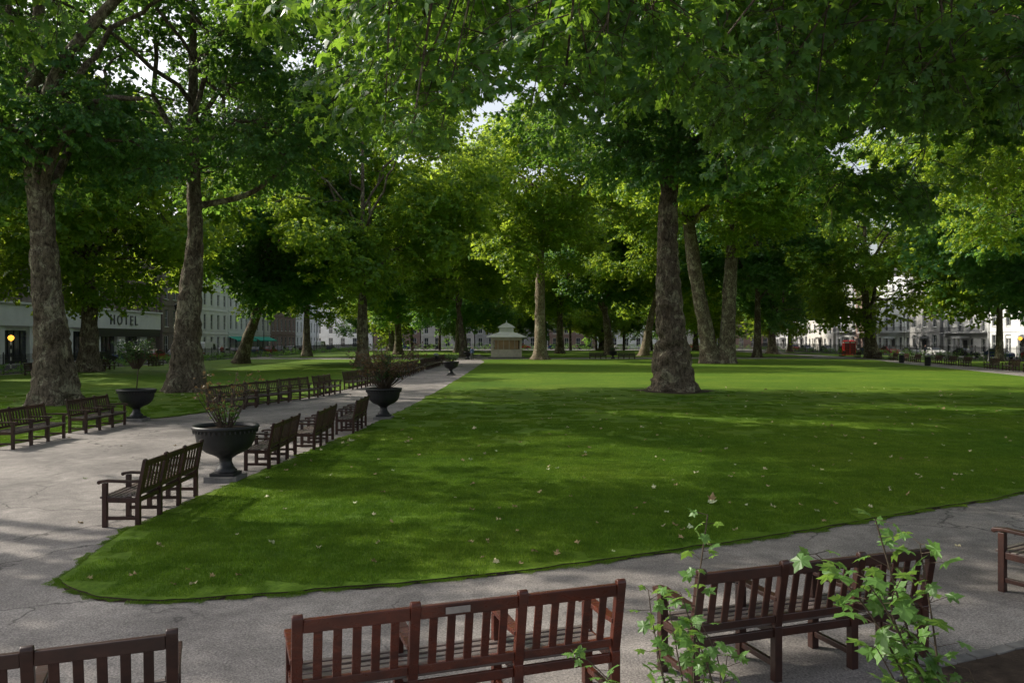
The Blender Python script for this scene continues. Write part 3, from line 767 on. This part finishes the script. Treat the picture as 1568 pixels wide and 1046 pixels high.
tm = MB(); tm.tube([(0, 0, 1), (0.05, 0, 1.6), (0.1, 0, 2.1)], [0.02, 0.018, 0.012], 6); tm.obj('standard_stem', [M_twig], parent=p3)
shrub(p3, 1.0, 0.75, 60, 0.08, M_darkleaf, 3, z0=1.75, nleaf=18)
for x, y in ((-6, 108), (-4.6, 60), (14, 110.5), (-8.9, 56)):
    q = place(PM, 'planter_urn', (x, y, 0)); shrub(q, 0.7, 0.6, 25, 0.1, M_darkleaf, int(y), nleaf=14)

# ------------------------------------------------------------------ foreground saplings
def sapling(name, stems, leaf, seed, step=0.055, mat=M_shoot):
    r = random.Random(seed); V = []; F = []; LV = []; tw = MB()
    for (pts, r0) in stems:
        cp = [c[0] for c in catmull(pts, 0.04)]
        tw.tube(cp, [r0*(1-0.75*i/len(cp)) for i in range(len(cp))], 6, cap=False)
        acc = 0
        for i in range(1, len(cp)):
            acc += (cp[i]-cp[i-1]).length
            if acc > step and i > len(cp)*0.2:
                acc = 0
                for _ in range(2 if r.random() < .7 else 1):
                    yaw = r.uniform(0, 6.28); d = Vector((-math.sin(yaw), math.cos(yaw), r.uniform(-.1, .5))); pl = leaf*r.uniform(0.3, 0.9)
                    q = cp[i]+d*pl; tw.tube([cp[i], q], [0.0018, 0.0012], 3, cap=False)
                    add_leaf(V, F, LV, gl, leaf_matrix(q, yaw, r.uniform(-.9, .9), r.gauss(0, .5), leaf*r.uniform(.55, 1.15)*(1-0.3*i/len(cp))), r.random())
    mi = [0]*len(F); o = len(V); V.extend(tw.v); F.extend([[i+o for i in f] for f in tw.f]); LV.extend([.5]*len(tw.f)); mi += [1]*len(tw.f)
    place(finish_leafmesh(name, V, F, LV, [mat, M_twig], mi), name)
sapling('plane_sapling', [
    ([(0.78, 3.3, 0), (0.80, 3.4, 0.8), (0.80, 3.5, 1.4), (0.86, 3.5, 1.93)], 0.010),
    ([(0.80, 3.4, 0.8), (0.68, 3.45, 1.15), (0.62, 3.5, 1.45), (0.60, 3.5, 1.60)], 0.006),
    ([(0.78, 3.35, 0.6), (0.6, 3.45, 1.0), (0.38, 3.5, 1.25), (0.26, 3.5, 1.34)], 0.006),
    ([(0.80, 3.4, 0.9), (0.86, 3.4, 1.2), (0.76, 3.4, 1.5), (0.72, 3.4, 1.62)], 0.006),
    ([(0.80, 3.4, 0.9), (0.75, 3.5, 1.2), (0.72, 3.55, 1.4), (0.70, 3.6, 1.55)], 0.006),
    ([(0.80, 3.4, 0.7), (0.85, 3.3, 1.1), (0.86, 3.3, 1.35), (0.80, 3.35, 1.5)], 0.006),
    ([(0.80, 3.4, 0.7), (0.88, 3.4, 1.0), (0.90, 3.4, 1.2), (0.92, 3.4, 1.35)], 0.006),
    ([(0.80, 3.4, 0.7), (0.72, 3.4, 1.0), (0.66, 3.4, 1.2), (0.62, 3.4, 1.35)], 0.006),
    ([(0.78, 3.35, 0.5), (0.72, 3.35, 0.9), (0.80, 3.35, 1.25), (0.84, 3.3, 1.45)], 0.006)], 0.078, 3, step=0.018)
sapling('plane_sapling', [
    ([(1.78, 3.1, 0), (1.75, 3.15, 0.9), (1.60, 3.2, 1.5), (1.46, 3.2, 1.98)], 0.012),
    ([(1.72, 3.15, 1.0), (1.50, 3.2, 1.5), (1.32, 3.2, 1.75), (1.22, 3.2, 1.84)], 0.007),
    ([(1.72, 3.15, 1.1), (1.70, 3.2, 1.5), (1.66, 3.2, 1.75), (1.64, 3.2, 1.88)], 0.007),
    ([(1.65, 3.15, 1.3), (1.50, 3.15, 1.6), (1.42, 3.15, 1.72), (1.36, 3.1, 1.80)], 0.006),
    ([(1.65, 3.15, 1.3), (1.55, 3.15, 1.5), (1.50, 3.15, 1.65), (1.52, 3.1, 1.78)], 0.006),
    ([(1.75, 3.15, 0.8), (1.62, 3.15, 1.15), (1.50, 3.15, 1.38), (1.42, 3.1, 1.50)], 0.007),
    ([(1.76, 3.1, 0.7), (1.80, 3.1, 1.1), (1.82, 3.1, 1.3), (1.78, 3.1, 1.42)], 0.007)], 0.105, 4, step=0.036)

# ------------------------------------------------------------------ buildings
def facade(name, loc, rz, L, floors, nb, wall, depth=12, cornice=True, roof=True, frame=M_white, bars=True, parapet=0.9, chim=True):
    b = MB(); z = 0; bw = L/nb
    for (fh, ww, wh, sill) in floors:
        xs = [i*bw+(bw-ww)/2 for i in range(nb)]
        edges = [0]+[e for x in xs for e in (x, x+ww)]+[L]
        for i in range(0, len(edges), 2):
            a, c = edges[i], edges[i+1]
            b.box(((a+c)/2, 0.15, z+fh/2), (c-a, 0.3, fh), 0)
        for x in xs:
            if sill > 0.01: b.box((x+ww/2, 0.15, z+sill/2), (ww, 0.3, sill), 0)
            tp = fh-sill-wh
            b.box((x+ww/2, 0.15, z+sill+wh+tp/2), (ww, 0.3, tp), 0)
            b.box((x+ww/2, 0.20, z+sill+wh/2), (ww, 0.01, wh), 1)
            b.box((x+ww/2, -0.04, z+sill-0.04), (ww+0.2, 0.12, 0.08), 2 if frame else 0)
            t = 0.07
            b.box((x+t/2, 0.165, z+sill+wh/2), (t, 0.05, wh), 2); b.box((x+ww-t/2, 0.165, z+sill+wh/2), (t, 0.05, wh), 2)
            b.box((x+ww/2, 0.165, z+sill+wh-t/2), (ww-2*t, 0.05, t), 2); b.box((x+ww/2, 0.165, z+sill+t/2), (ww-2*t, 0.05, t), 2)
            if bars:
                b.box((x+ww/2, 0.165, z+sill+wh/2), (ww-2*t, 0.04, 0.05), 2)
                b.box((x+ww/2, 0.172, z+sill+wh/2), (0.035, 0.02, wh-2*t), 2)
        z += fh
        b.box((L/2, -0.05, z-0.1), (L, 0.1, 0.16), 0)
    H = z
    b.box((L/2, 0.3+depth/2, H/2), (L, depth, H), 0)
    if cornice:
        b.box((L/2, 0.05, H+0.15), (L+0.3, 0.7, 0.3), 0)
        b.box((L/2, 0.2, H+0.3+parapet/2), (L, 0.3, parapet), 0)
    if roof:
        zr = H+0.25
        vs = [(0, 0.6, zr), (L, 0.6, zr), (L, 2.4, zr+3), (0, 2.4, zr+3), (0, depth, zr), (L, depth, zr), (L, depth-2, zr+3), (0, depth-2, zr+3)]
        b.add(vs, [(0, 1, 2, 3), (3, 2, 6, 7), (7, 6, 5, 4), (0, 3, 7, 4), (1, 5, 6, 2)], 3)
        if chim:
            for x in (0.6, L-0.6):
                b.box((x, 4, zr+3.2), (0.9, 2.0, 3.2), 0)
                for k in range(4): b.tube([(x, 3.3+0.45*k, zr+4.8), (x, 3.3+0.45*k, zr+5.3)], [0.14, 0.12], 8, 4)
        for k in range(max(1, nb//2)):
            x = bw*(2*k+1)
            if x > L-1: break
            b.box((x, 1.6, zr+1.5), (1.3, 1.6, 1.7), 2); b.box((x, 0.79, zr+1.5), (0.95, 0.02, 1.3), 1)
    o = b.obj(name, [wall, M_glass, frame, M_slate, M_brick], loc=loc, rz=rz)
    return o, H
LH = math.radians(90); RH = math.radians(-90)
M_dkbrick = simple('grey_brown_brick', (0.24, 0.20, 0.18), (0.17, 0.14, 0.12), 1.5, 0.9, 0.2, 20)
def hotel():
    b = MB(); L = 46
    x = 0
    while x < L:
        w = 2.2; b.box((x+w/2, 0.3, 2.1), (w, 0.6, 4.2), 0)
        if x+6.6 < L:
            gw = 6.6-w
            b.box((x+w+gw/2, 0.45, 2.1), (gw, 0.02, 4.2), 1)
            for q in range(1, 4): b.box((x+w+q*gw/4, 0.40, 2.1), (0.08, 0.08, 4.2), 2)
            b.box((x+w+gw/2, 0.38, 0.25), (gw, 0.12, 0.5), 2)
            b.box((x+w+gw/2, 0.36, 3.95), (gw, 0.16, 0.5), 0)
        x += 6.6
    b.box((L/2, 0.2, 4.2+1.2), (L, 0.8, 2.4), 0)
    b.box((L/2, 0.05, 6.7), (L+0.4, 1.0, 0.2), 0)
    b.box((L*0.76, -0.235, 3.65), (L*0.46, 0.06, 1.1), 2)
    for f in range(4):
        z0 = 6.81+f*3.4
        n = 15; bw = L/n
        for i in range(n+1):
            b.box((min(max(i*bw, 0.35), L-0.35), 0.3, z0+1.7), (0.7, 0.5, 3.4), 3)
        b.box((L/2, 0.42, z0+0.45), (L-0.02, 0.22, 0.9), 3)
        b.box((L/2, 0.42, z0+3.2), (L-0.02, 0.22, 0.4), 3)
        b.box((L/2, 0.50, z0+1.95), (L-0.02, 0.02, 2.1), 1)
        for i in range(n): b.box((i*bw+bw/2, 0.46, z0+1.95), (0.06, 0.05, 2.1), 4)
    b.box((L/2, 7, 10), (L, 12.9, 20), 3)
    b.box((L/2, 0.3, 20.7), (L+0.5, 1.2, 0.6), 0)
    o = b.obj('hotel_building', [M_stone, M_glass, M_black, M_dkbrick, M_white], loc=(-54, 76, 0), rz=LH)
    cu = bpy.data.curves.new('hotel_letters', 'FONT'); cu.body = 'HOTEL'; cu.size = 1.9; cu.extrude = 0.06; cu.space_character = 1.5
    cu.materials.append(M_letter)
    t = bpy.data.objects.new('hotel_letters', cu); COL.objects.link(t); t.parent = o
    t.location = (30.5, -0.27, 4.75); t.rotation_euler = (math.radians(90), 0, 0)
hotel()
fl = [(3.8, 1.3, 2.6, 0.6), (4.2, 1.2, 2.7, 0.7), (3.5, 1.2, 2.1, 0.8), (3.0, 1.15, 1.5, 0.9)]
left_b = [(-54, 123, 12, 4, M_dkbrick), (-54, 135.3, 16, 5, M_white), (-54, 151.6, 12, 4, M_white), (-54, 164, 14, 4, M_cream), (-54, 178.5, 20, 6, M_brick), (-54, 199, 24, 7, M_stone), (-54, 40, 20, 6, M_dkbrick), (-54, 60.3, 15.4, 5, M_port)]
for i, (x, y, L, nb, m) in enumerate(left_b):
    o, H = facade('town_house', (x, y, 0), LH, L, fl if i % 2 else [(4.0, 1.5, 2.8, 0.5)]+fl[1:]+[fl[3]], nb, m)
aw = MB()
for k in range(12):
    x0 = k*1.0
    aw.add([(x0, 0, 3.3), (x0+1, 0, 3.3), (x0+1, -1.8, 2.6), (x0, -1.8, 2.6), (x0+1, -1.8, 2.35), (x0, -1.8, 2.35)], [(0, 1, 2, 3), (3, 2, 4, 5)], 0)
aw.beam((0, -1.8, 2.6), (0, 0, 2.5), 0.03, 0.03, 1); aw.beam((12, -1.8, 2.6), (12, 0, 2.5), 0.03, 0.03, 1)
AW = aw.mesh('shop_awning', [M_green, M_metal])
place(AW, 'shop_awning', (-53.9, 151, 0), LH); place(AW, 'shop_awning', (-53.9, 164.5, 0), LH)
yy = 236
spec = [(14, 4, M_port2, 1.0), (11, 3, M_port, 1.1), (17, 5, M_cream, .92), (12, 3, M_port2, 1.05), (9, 3, M_brick, .95), (15, 5, M_stone, 1.0), (11, 3, M_port, 1.12), (14, 4, M_port2, .9), (18, 5, M_stone, 1.08), (12, 4, M_port, .97), (18, 6, M_cream, 1.0)]
for i, (L, nb, m, k_) in enumerate(spec):
    f2 = [tuple(v*k_ for v in f) for f in fl]
    o, H = facade('town_house', (78+(0.5 if i % 2 else 0), yy, 0), RH, L, f2 if i % 3 else f2+[f2[3]], nb, m, chim=i % 2 == 0)
    pc = MB()
    for dx in (-1.1, 1.1): pc.lathe([(0.2, 0), (0.2, 0.15), (0.16, 0.2), (0.14, 2.7), (0.2, 2.8), (0.2, 2.9)], (L/2+dx, -1.4, 0), 12)
    pc.box((L/2, -0.85, 3.1), (2.9, 1.6, 0.4)); pc.box((L/2, -0.03, 1.3), (1.1, 0.05, 2.6), 1)
    pc.obj('porch', [m, M_black], parent=o)
    if i % 2:
        bc = MB(); z0 = 3.8*k_+0.45
        bc.box((L/2, -0.5, z0), (L-1, 0.9, 0.14), 0); bc.box((L/2, -0.93, z0+0.95), (L-1, 0.05, 0.05), 1)
        n = int((L-1)/0.2)
        for q in range(n+1): bc.box((0.5+(L-1)*q/n, -0.93, z0+0.5), (0.03, 0.03, 0.9), 1)
        bc.obj('balcony', [m, M_black], parent=o)
    yy -= L+0.3
xx = -60
for i, (L, nb, m) in enumerate([(18, 5, M_stone), (14, 4, M_brick), (16, 5, M_cream), (22, 7, M_port), (14, 4, M_brick), (18, 5, M_stone), (16, 5, M_cream), (18, 5, M_brick)]):
    facade('town_house', (xx, 240, 0), 0, L, fl, nb, m); xx += L+0.3

def strip(name, x0, x1, y0, y1, z, mat):
    b = MB(); b.box(((x0+x1)/2, (y0+y1)/2, z-0.1), (x1-x0, y1-y0, 0.2)); b.obj(name, [mat])
def sheet(name, x0, x1, y0, y1, z, mat):
    b = MB(); b.add([(x0, y0, z), (x1, y0, z), (x1, y1, z), (x0, y1, z)], [(0, 1, 2, 3)]); b.obj(name, [mat])
sheet('road', -50, -42.2, -60, 215, 0.004, M_asph); sheet('road', 66, 74, -60, 215, 0.004, M_asph); sheet('road', -50, 74, 215.01, 232, 0.004, M_asph)
strip('pavement', -53.95, -50, -60, 236, 0.12, M_pave); strip('pavement', -42.2, -39.5, -60, 210, 0.12, M_pave)
strip('pavement', 74, 77.9, -60, 236, 0.12, M_pave); strip('pavement', 63.5, 66, -60, 210, 0.12, M_pave); strip('pavement', -50, 74, 232, 239.9, 0.12, M_pave)
ln = MB()
for k in range(50): ln.box((70, -50+k*5, 0.007), (0.1, 2.2, 0.002)); ln.box((-46, -50+k*5, 0.007), (0.1, 2.2, 0.002))
ln.obj('road_marking', [M_white])

def railing(name, p0, p1, h=1.35):
    a = Vector(p0); b = Vector(p1); L = (b-a).length; d = (b-a)/L; r = MB()
    r.beam((0, 0, h-0.18), (L, 0, h-0.18), 0.04, 0.03); r.beam((0, 0, 0.2), (L, 0, 0.2), 0.04, 0.03)
    n = int(L/0.16)
    for k in range(n+1):
        x = L*k/n
        if k % 14 == 0:
            r.box((x, 0, (h+0.12)/2), (0.07, 0.07, h+0.12)); r.lathe([(0.0, -0.06), (0.06, 0), (0.0, 0.09)], (x, 0, h+0.16), 6)
        else:
            r.box((x, 0, h/2+0.03), (0.022, 0.022, h-0.06))
            r.lathe([(0.011, -0.03), (0.026, 0.0), (0.0, 0.09)], (x, 0, h), 4)
    return r.obj(name, [M_black], loc=(a.x, a.y, 0.0), rz=math.atan2(d.y, d.x))
railing('iron_railing', (63.2, 205), (63.2, 60), 1.7)
railing('iron_railing', (-39.2, 30), (-39.2, 205), 1.5)
railing('iron_railing', (-39, 206), (63, 206), 1.5)
def hedge(name, x0, x1, y0, y1, h, seed):
    r = random.Random(seed); P = []; Ro = []; S = []
    n = int(((x1-x0)*(y1-y0))*3)
    for _ in range(n):
        P.append((r.uniform(x0, x1), r.uniform(y0, y1), r.uniform(0.15, h))); Ro.append((r.gauss(0, .6), r.gauss(0, .6), r.uniform(0, 6.28))); S.append(r.uniform(.6, 1.0))
    scatter(name, P, Ro, S, C_sp)
hedge('hedge', -38.8, -37.6, 34, 200, 0.8, 1); hedge('hedge', 61.8, 62.9, 62, 200, 0.9, 2); hedge('hedge', -38, 62, 203.5, 205.5, 1.6, 3)

# ------------------------------------------------------------------ kiosk
k = MB(); W = 2.2
k.box((0, 0, 0.1), (W*2+0.8, W*2+0.8, 0.2), 1)
for sx in (-1, 1):
    for sy in (-1, 1): k.box((sx*(W-0.15), sy*(W-0.15), 1.6), (0.3, 0.3, 2.8), 0)
for s in (-1, 1):
    k.box((0, s*(W-0.15), 0.75), (2*W-0.6, 0.18, 1.1), 0); k.box((s*(W-0.15), 0, 0.75), (0.18, 2*W-0.6, 1.1), 0)
    k.box((0, s*(W-0.15), 2.8), (2*W-0.6, 0.2, 0.4), 0); k.box((s*(W-0.15), 0, 2.8), (0.2, 2*W-0.6, 0.4), 0)
    for q in (-1.2, -0.4, 0.4, 1.2):
        k.box((q, s*(W-0.15), 1.95), (0.1, 0.12, 1.3), 0); k.box((s*(W-0.15), q, 1.95), (0.12, 0.1, 1.3), 0)
k.box((0, 0, 1.6), (2*W-1.0, 2*W-1.0, 2.6), 3)
rp = [(W*1.85, 3.0), (W*1.85, 3.08), (W*1.2, 3.5), (W*0.72, 3.75), (W*0.66, 3.8), (W*0.66, 4.4), (W*0.8, 4.42), (W*0.76, 4.5), (W*0.45, 4.85), (0.12, 5.15), (0.0, 5.6)]
vs = []; fs = []
for r_, z_ in rp:
    for q in range(4): vs.append((r_*math.cos(q*math.pi/2+math.pi/4), r_*math.sin(q*math.pi/2+math.pi/4), z_))
for i in range(len(rp)-1):
    for q in range(4): fs.append((i*4+q, i*4+(q+1) % 4, (i+1)*4+(q+1) % 4, (i+1)*4+q))
k.add(vs, fs, 2)
k.obj('park_kiosk', [simple('kiosk_stone', (0.76, 0.70, 0.60), None, 2, 0.7), M_kerb, simple('lead_roof', (0.80, 0.81, 0.81), (0.7, 0.71, 0.71), 2, 0.6), simple('kiosk_wall', (0.68, 0.46, 0.30), None, 1, 0.7)], loc=(-0.8, 116, 0))

# ------------------------------------------------------------------ vehicles
def car_mesh(name, paint, van=False):
    b = MB()
    if van: prof = [(-2.6, 0.35), (-2.62, 1.0), (-2.55, 2.2), (-2.4, 2.35), (1.2, 2.35), (1.55, 2.2), (2.1, 1.35), (2.55, 1.15), (2.65, 0.8), (2.6, 0.35)]
    else: prof = [(-2.1, 0.32), (-2.15, 0.75), (-2.05, 0.98), (-1.75, 1.02), (-1.15, 1.42), (0.2, 1.46), (0.95, 1.02), (1.85, 0.88), (2.1, 0.7), (2.12, 0.32)]
    H = 2.4 if van else 1.46; zb = 1.1 if van else 0.95
    def w(z): return 0.88 if z <= zb else 0.88-(0.10 if van else 0.22)*(z-zb)/(H-zb)
    n = len(prof)
    L_ = [(x, -w(z), z) for x, z in prof]; R_ = [(x, w(z), z) for x, z in prof]
    b.add(L_+R_, [tuple(range(n-1, -1, -1)), tuple(range(n, 2*n))]+[(i, (i+1) % n, n+(i+1) % n, n+i) for i in range(n)], 0)
    wp = [(1.0, 1.25), (1.5, 1.3), (1.35, 2.05), (0.5, 2.1), (0.3, 1.3)] if van else [(-1.6, 1.02), (-1.1, 1.36), (0.15, 1.39), (0.75, 1.02)]
    for s in (-1, 1):
        b.add([(x, s*(w(z)+0.006), z) for x, z in wp], [tuple(range(len(wp)))], 1)
    a, c = prof[5], prof[6]
    b.add([(a[0]+0.08, -w(a[1])+.08, a[1]-0.03), (a[0]+0.08, w(a[1])-.08, a[1]-0.03), (c[0]+0.02, w(c[1])-.1, c[1]+0.05), (c[0]+0.02, -w(c[1])+.1, c[1]+0.05)], [(0, 1, 2, 3)], 1)
    if not van:
        a, c = prof[4], prof[3]
        b.add([(a[0]-0.06, -w(a[1])+.08, a[1]-0.0), (a[0]-0.06, w(a[1])-.08, a[1]-0.0), (c[0]-0.0, w(c[1])-.1, c[1]+0.04), (c[0]-0.0, -w(c[1])+.1, c[1]+0.04)], [(0, 1, 2, 3)], 1)
    ax = (-1.6, 1.7) if van else (-1.3, 1.35)
    for x in ax:
        for s in (-1, 1):
            b.tube([(x, s*0.72, 0.33), (x, s*0.9, 0.33)], [0.33, 0.33], 18, 2); b.tube([(x, s*0.9, 0.33), (x, s*0.905, 0.33)], [0.2, 0.19], 12, 3)
    f = prof[-1][0]
    for s in (-1, 1):
        b.box((f-0.03, s*0.62, 0.68), (0.12, 0.3, 0.14), 3); b.box((-prof[-1][0]+0.0, s*0.7, 0.8), (0.1, 0.2, 0.2), 4)
    return b.mesh(name, [paint, M_glass, M_tyre, M_metal, M_red])
pb = simple('blue_paint', (0.04, 0.09, 0.25), None, 2, 0.25, spec=0.6); ps = simple('silver_paint', (0.45, 0.46, 0.48), None, 2, 0.3, spec=0.6, metal=0.4); pk = simple('black_car_paint', (0.02, 0.02, 0.022), None, 2, 0.2, spec=0.6)
cm = [car_mesh('parked_car', m) for m in (pb, ps, pk, M_red, M_white)]; vm_ = car_mesh('white_van', M_white, True)
place(vm_, 'delivery_van', (-43.6, 113.5, 0), LH)
place(vm_, 'delivery_van', (-43.4, 180, 0), LH)
for i, yy in enumerate([84, 90, 97, 104, 120, 126, 136, 143, 150, 157, 168, 190]):
    place(cm[(i*3+2) % 5], 'parked_car', (-43.5, yy, 0), LH)
for i, yy in enumerate([95, 102, 110, 118, 127, 134, 142, 150, 160, 170, 182, 190]):
    place(cm[(i*2+1) % 5], 'parked_car', (67.3, yy, 0), RH)
for i, xx in enumerate([-30, -22, -14, -6, 3, 12, 20, 30, 40, 50]):
    place(cm[(i*2) % 5], 'parked_car', (xx, 218, 0), 0)

t = MB(); t.box((0, 0, 0.1), (0.92, 0.92, 0.2))
for sx in (-1, 1):
    for sy in (-1, 1): t.box((sx*.4, sy*.4, 1.25), (0.1, 0.1, 2.1))
for a in range(4):
    rm2 = Matrix.Rotation(a*math.pi/2, 3, 'Z')
    for z in [0.35, 0.62, 0.89, 1.16, 1.43, 1.70, 1.97]: t.box(rm2 @ Vector((0, -.4, z)), (0.7, 0.05, 0.05), 0, rm2)
    for x in (-.12, .12): t.box(rm2 @ Vector((x, -.395, 1.2)), (0.03, 0.03, 1.9), 0, rm2)
    t.box(rm2 @ Vector((0, -.37, 1.2)), (0.7, 0.01, 1.9), 1, rm2); t.box(rm2 @ Vector((0, -.45, 2.2)), (0.7, 0.03, 0.13), 2, rm2)
t.box((0, 0, 2.25), (0.9, 0.9, 0.25)); t.lathe([(0.6, 2.38), (0.5, 2.5), (0.3, 2.6), (0, 2.64)], (0, 0, 0), 16)
TB = t.mesh('telephone_box', [M_red, M_glass, M_white])
place(TB, 'telephone_box', (56.6, 135, 0)); place(TB, 'telephone_box', (57.7, 135.2, 0))

lp = MB()
lp.lathe([(0.2, 0), (0.2, 0.15), (0.13, 0.25), (0.12, 0.9), (0.07, 1.05), (0.055, 3.0), (0.045, 6.0), (0.09, 6.05), (0.05, 6.12), (0.05, 6.25)], seg=12)
lp.lathe([(0.10, 6.25), (0.2, 6.75), (0.24, 6.78), (0.12, 6.95), (0.03, 7.02), (0.0, 7.12)], seg=6)
lp.box((0, 0, 5.7), (0.7, 0.04, 0.04))
LPm = lp.mesh('street_lamp', [M_black])
for x, y in ((57.5, 96), (64, 130), (64, 165), (-40.5, 96), (-40.5, 68), (-40.5, 130), (-40.5, 165), (8, 208), (-20, 208), (58, 60)): place(LPm, 'street_lamp', (x, y, 0))
bb = MB()
for k2 in range(8): bb.lathe([(0.06, k2*0.32), (0.06, (k2+1)*0.32)], (0, 0, 0), 10, k2 % 2)
bb.lathe([(0.02, 2.56), (0.18, 2.68), (0.25, 2.84), (0.18, 3.0), (0, 3.08)], (0, 0, 0), 14, 2)
BB = bb.mesh('crossing_beacon', [M_black, M_white, M_orange])
place(BB, 'crossing_beacon', (-41.2, 65.5, 0)); place(BB, 'crossing_beacon', (63.8, 100, 0))
bn = MB(); bn.lathe([(0.27, 0), (0.29, 0.1), (0.29, 0.85), (0.31, 0.87), (0.31, 0.92), (0.26, 0.93)], seg=20)
bn.lathe([(0.30, 1.08), (0.31, 1.12), (0.2, 1.25), (0, 1.3)], seg=20, mat=1)
for a in range(4): bn.box((0.27*math.cos(a*1.57), 0.27*math.sin(a*1.57), 1.0), (0.03, 0.03, 0.2), 0)
BN = bn.mesh('litter_bin', [M_black, M_metal])
for x, y in ((42.8, 82), (45, 92), (-7.9, 83)): place(BN, 'litter_bin', (x, y, 0))

def person(loc, rz, shirt, trous, hair, seed=0):
    V = [(0, 0, .95), (0, 0, 1.15), (0, 0, 1.38), (0, 0, 1.50), (0, 0.02, 1.60), (0, 0.01, 1.72),
         (.1, 0, .90), (.11, .14, .52), (.11, .12, .08), (.11, .26, .04), (-.1, 0, .90), (-.11, -.02, .50), (-.11, -.25, .14), (-.11, -.15, .04),
         (.19, 0, 1.40), (.24, -.10, 1.12), (.23, -.02, .88), (.23, .03, .78), (-.19, 0, 1.40), (-.24, .08, 1.12), (-.23, .2, .90), (-.23, .25, .80)]
    E = [(0, 1), (1, 2), (2, 3), (3, 4), (4, 5), (0, 6), (6, 7), (7, 8), (8, 9), (0, 10), (10, 11), (11, 12), (12, 13), (2, 14), (14, 15), (15, 16), (16, 17), (2, 18), (18, 19), (19, 20), (20, 21)]
    rad = [.15, .135, .16, .06, .09, .085, .10, .07, .05, .04, .10, .07, .05, .04, .07, .05, .038, .03, .07, .05, .038, .03]
    me = bpy.data.meshes.new('pedestrian'); me.from_pydata(V, E, [])
    o = place(me, 'pedestrian', loc, rz)
    m, nt, out = new_mat('clothes%d' % seed); tc = nt.nodes.new('ShaderNodeTexCoord'); sx = nt.nodes.new('ShaderNodeSeparateXYZ')
    nt.links.new(tc.outputs['Object'], sx.inputs[0]); mr = N(nt, 'ShaderNodeMath', operation='DIVIDE'); nt.links.new(sx.outputs['Z'], mr.inputs[0]); mr.inputs[1].default_value = 1.9
    c = ramp(nt, mr.outputs[0], [(0, (.02, .02, .02)), (0.05, trous), (0.50, shirt), (0.785, (.45, .28, .2)), (0.90, hair)], 'CONSTANT')
    p = N(nt, 'ShaderNodeBsdfPrincipled', Roughness=.8); nt.links.new(c, p.inputs['Base Color']); nt.links.new(p.outputs[0], out.inputs[0])
    me.materials.append(m)
    sk = o.modifiers.new('skin', 'SKIN')
    for i, r in enumerate(rad): me.skin_vertices[0].data[i].radius = (r, r*0.8)
    me.skin_vertices[0].data[0].use_root = True
    sk.use_smooth_shade = True
    ss = o.modifiers.new('sub', 'SUBSURF'); ss.levels = 2; ss.render_levels = 2
for i, (x, y, a, s, t_) in enumerate([(64.6, 112, 0, (.5, .5, .52), (.03, .04, .08)), (64.9, 125, 180, (.05, .06, .1), (.03, .03, .03)), (-40.8, 112, 10, (.35, .05, .05), (.05, .06, .1)), (-5.2, 104, 180, (.1, .15, .3), (.04, .04, .05)), (64.7, 150, 0, (.6, .58, .5), (.1, .08, .06))]):
    person((x, y, 0.12 if abs(x) > 30 else 0.0), math.radians(a), s, t_, (.05, .03, .02), i)

# ------------------------------------------------------------------ light
S_ = SUN
sun = bpy.data.lights.new('sun', 'SUN'); sun.energy = 5.0; sun.angle = math.radians(0.53); sun.color = (1.0, 0.93, 0.80)
so = bpy.data.objects.new('sun', sun); COL.objects.link(so); so.rotation_euler = S_.to_track_quat('Z', 'Y').to_euler(); so.location = (-60, 20, 60)
w = bpy.data.worlds.new('World'); scene.world = w; w.use_nodes = True
nt = w.node_tree; nt.nodes.clear()
sky = nt.nodes.new('ShaderNodeTexSky'); sky.sky_type = 'NISHITA'; sky.sun_disc = False
sky.sun_elevation = math.asin(S_.z); sky.sun_rotation = math.atan2(S_.x, S_.y)
sky.air_density = 1.0; sky.dust_density = 4.0; sky.ozone_density = 1.0
hs = nt.nodes.new('ShaderNodeHueSaturation'); hs.inputs['Saturation'].default_value = 0.4; hs.inputs['Value'].default_value = 1.5
nt.links.new(sky.outputs[0], hs.inputs['Color'])
bg = nt.nodes.new('ShaderNodeBackground'); bg.inputs['Strength'].default_value = 0.15
wo = nt.nodes.new('ShaderNodeOutputWorld'); nt.links.new(hs.outputs[0], bg.inputs[0]); nt.links.new(bg.outputs[0], wo.inputs[0])
scene.view_settings.view_transform = 'Standard'; scene.view_settings.look = 'None'; scene.view_settings.exposure = 0

cam = bpy.data.cameras.new('camera'); cam.lens = 28; cam.sensor_width = 36; cam.clip_end = 2000; cam.clip_start = 0.05
co = bpy.data.objects.new('camera', cam); COL.objects.link(co); co.location = (0, 0, 2.7); co.rotation_euler = (math.radians(89.86), 0, 0)
scene.camera = co
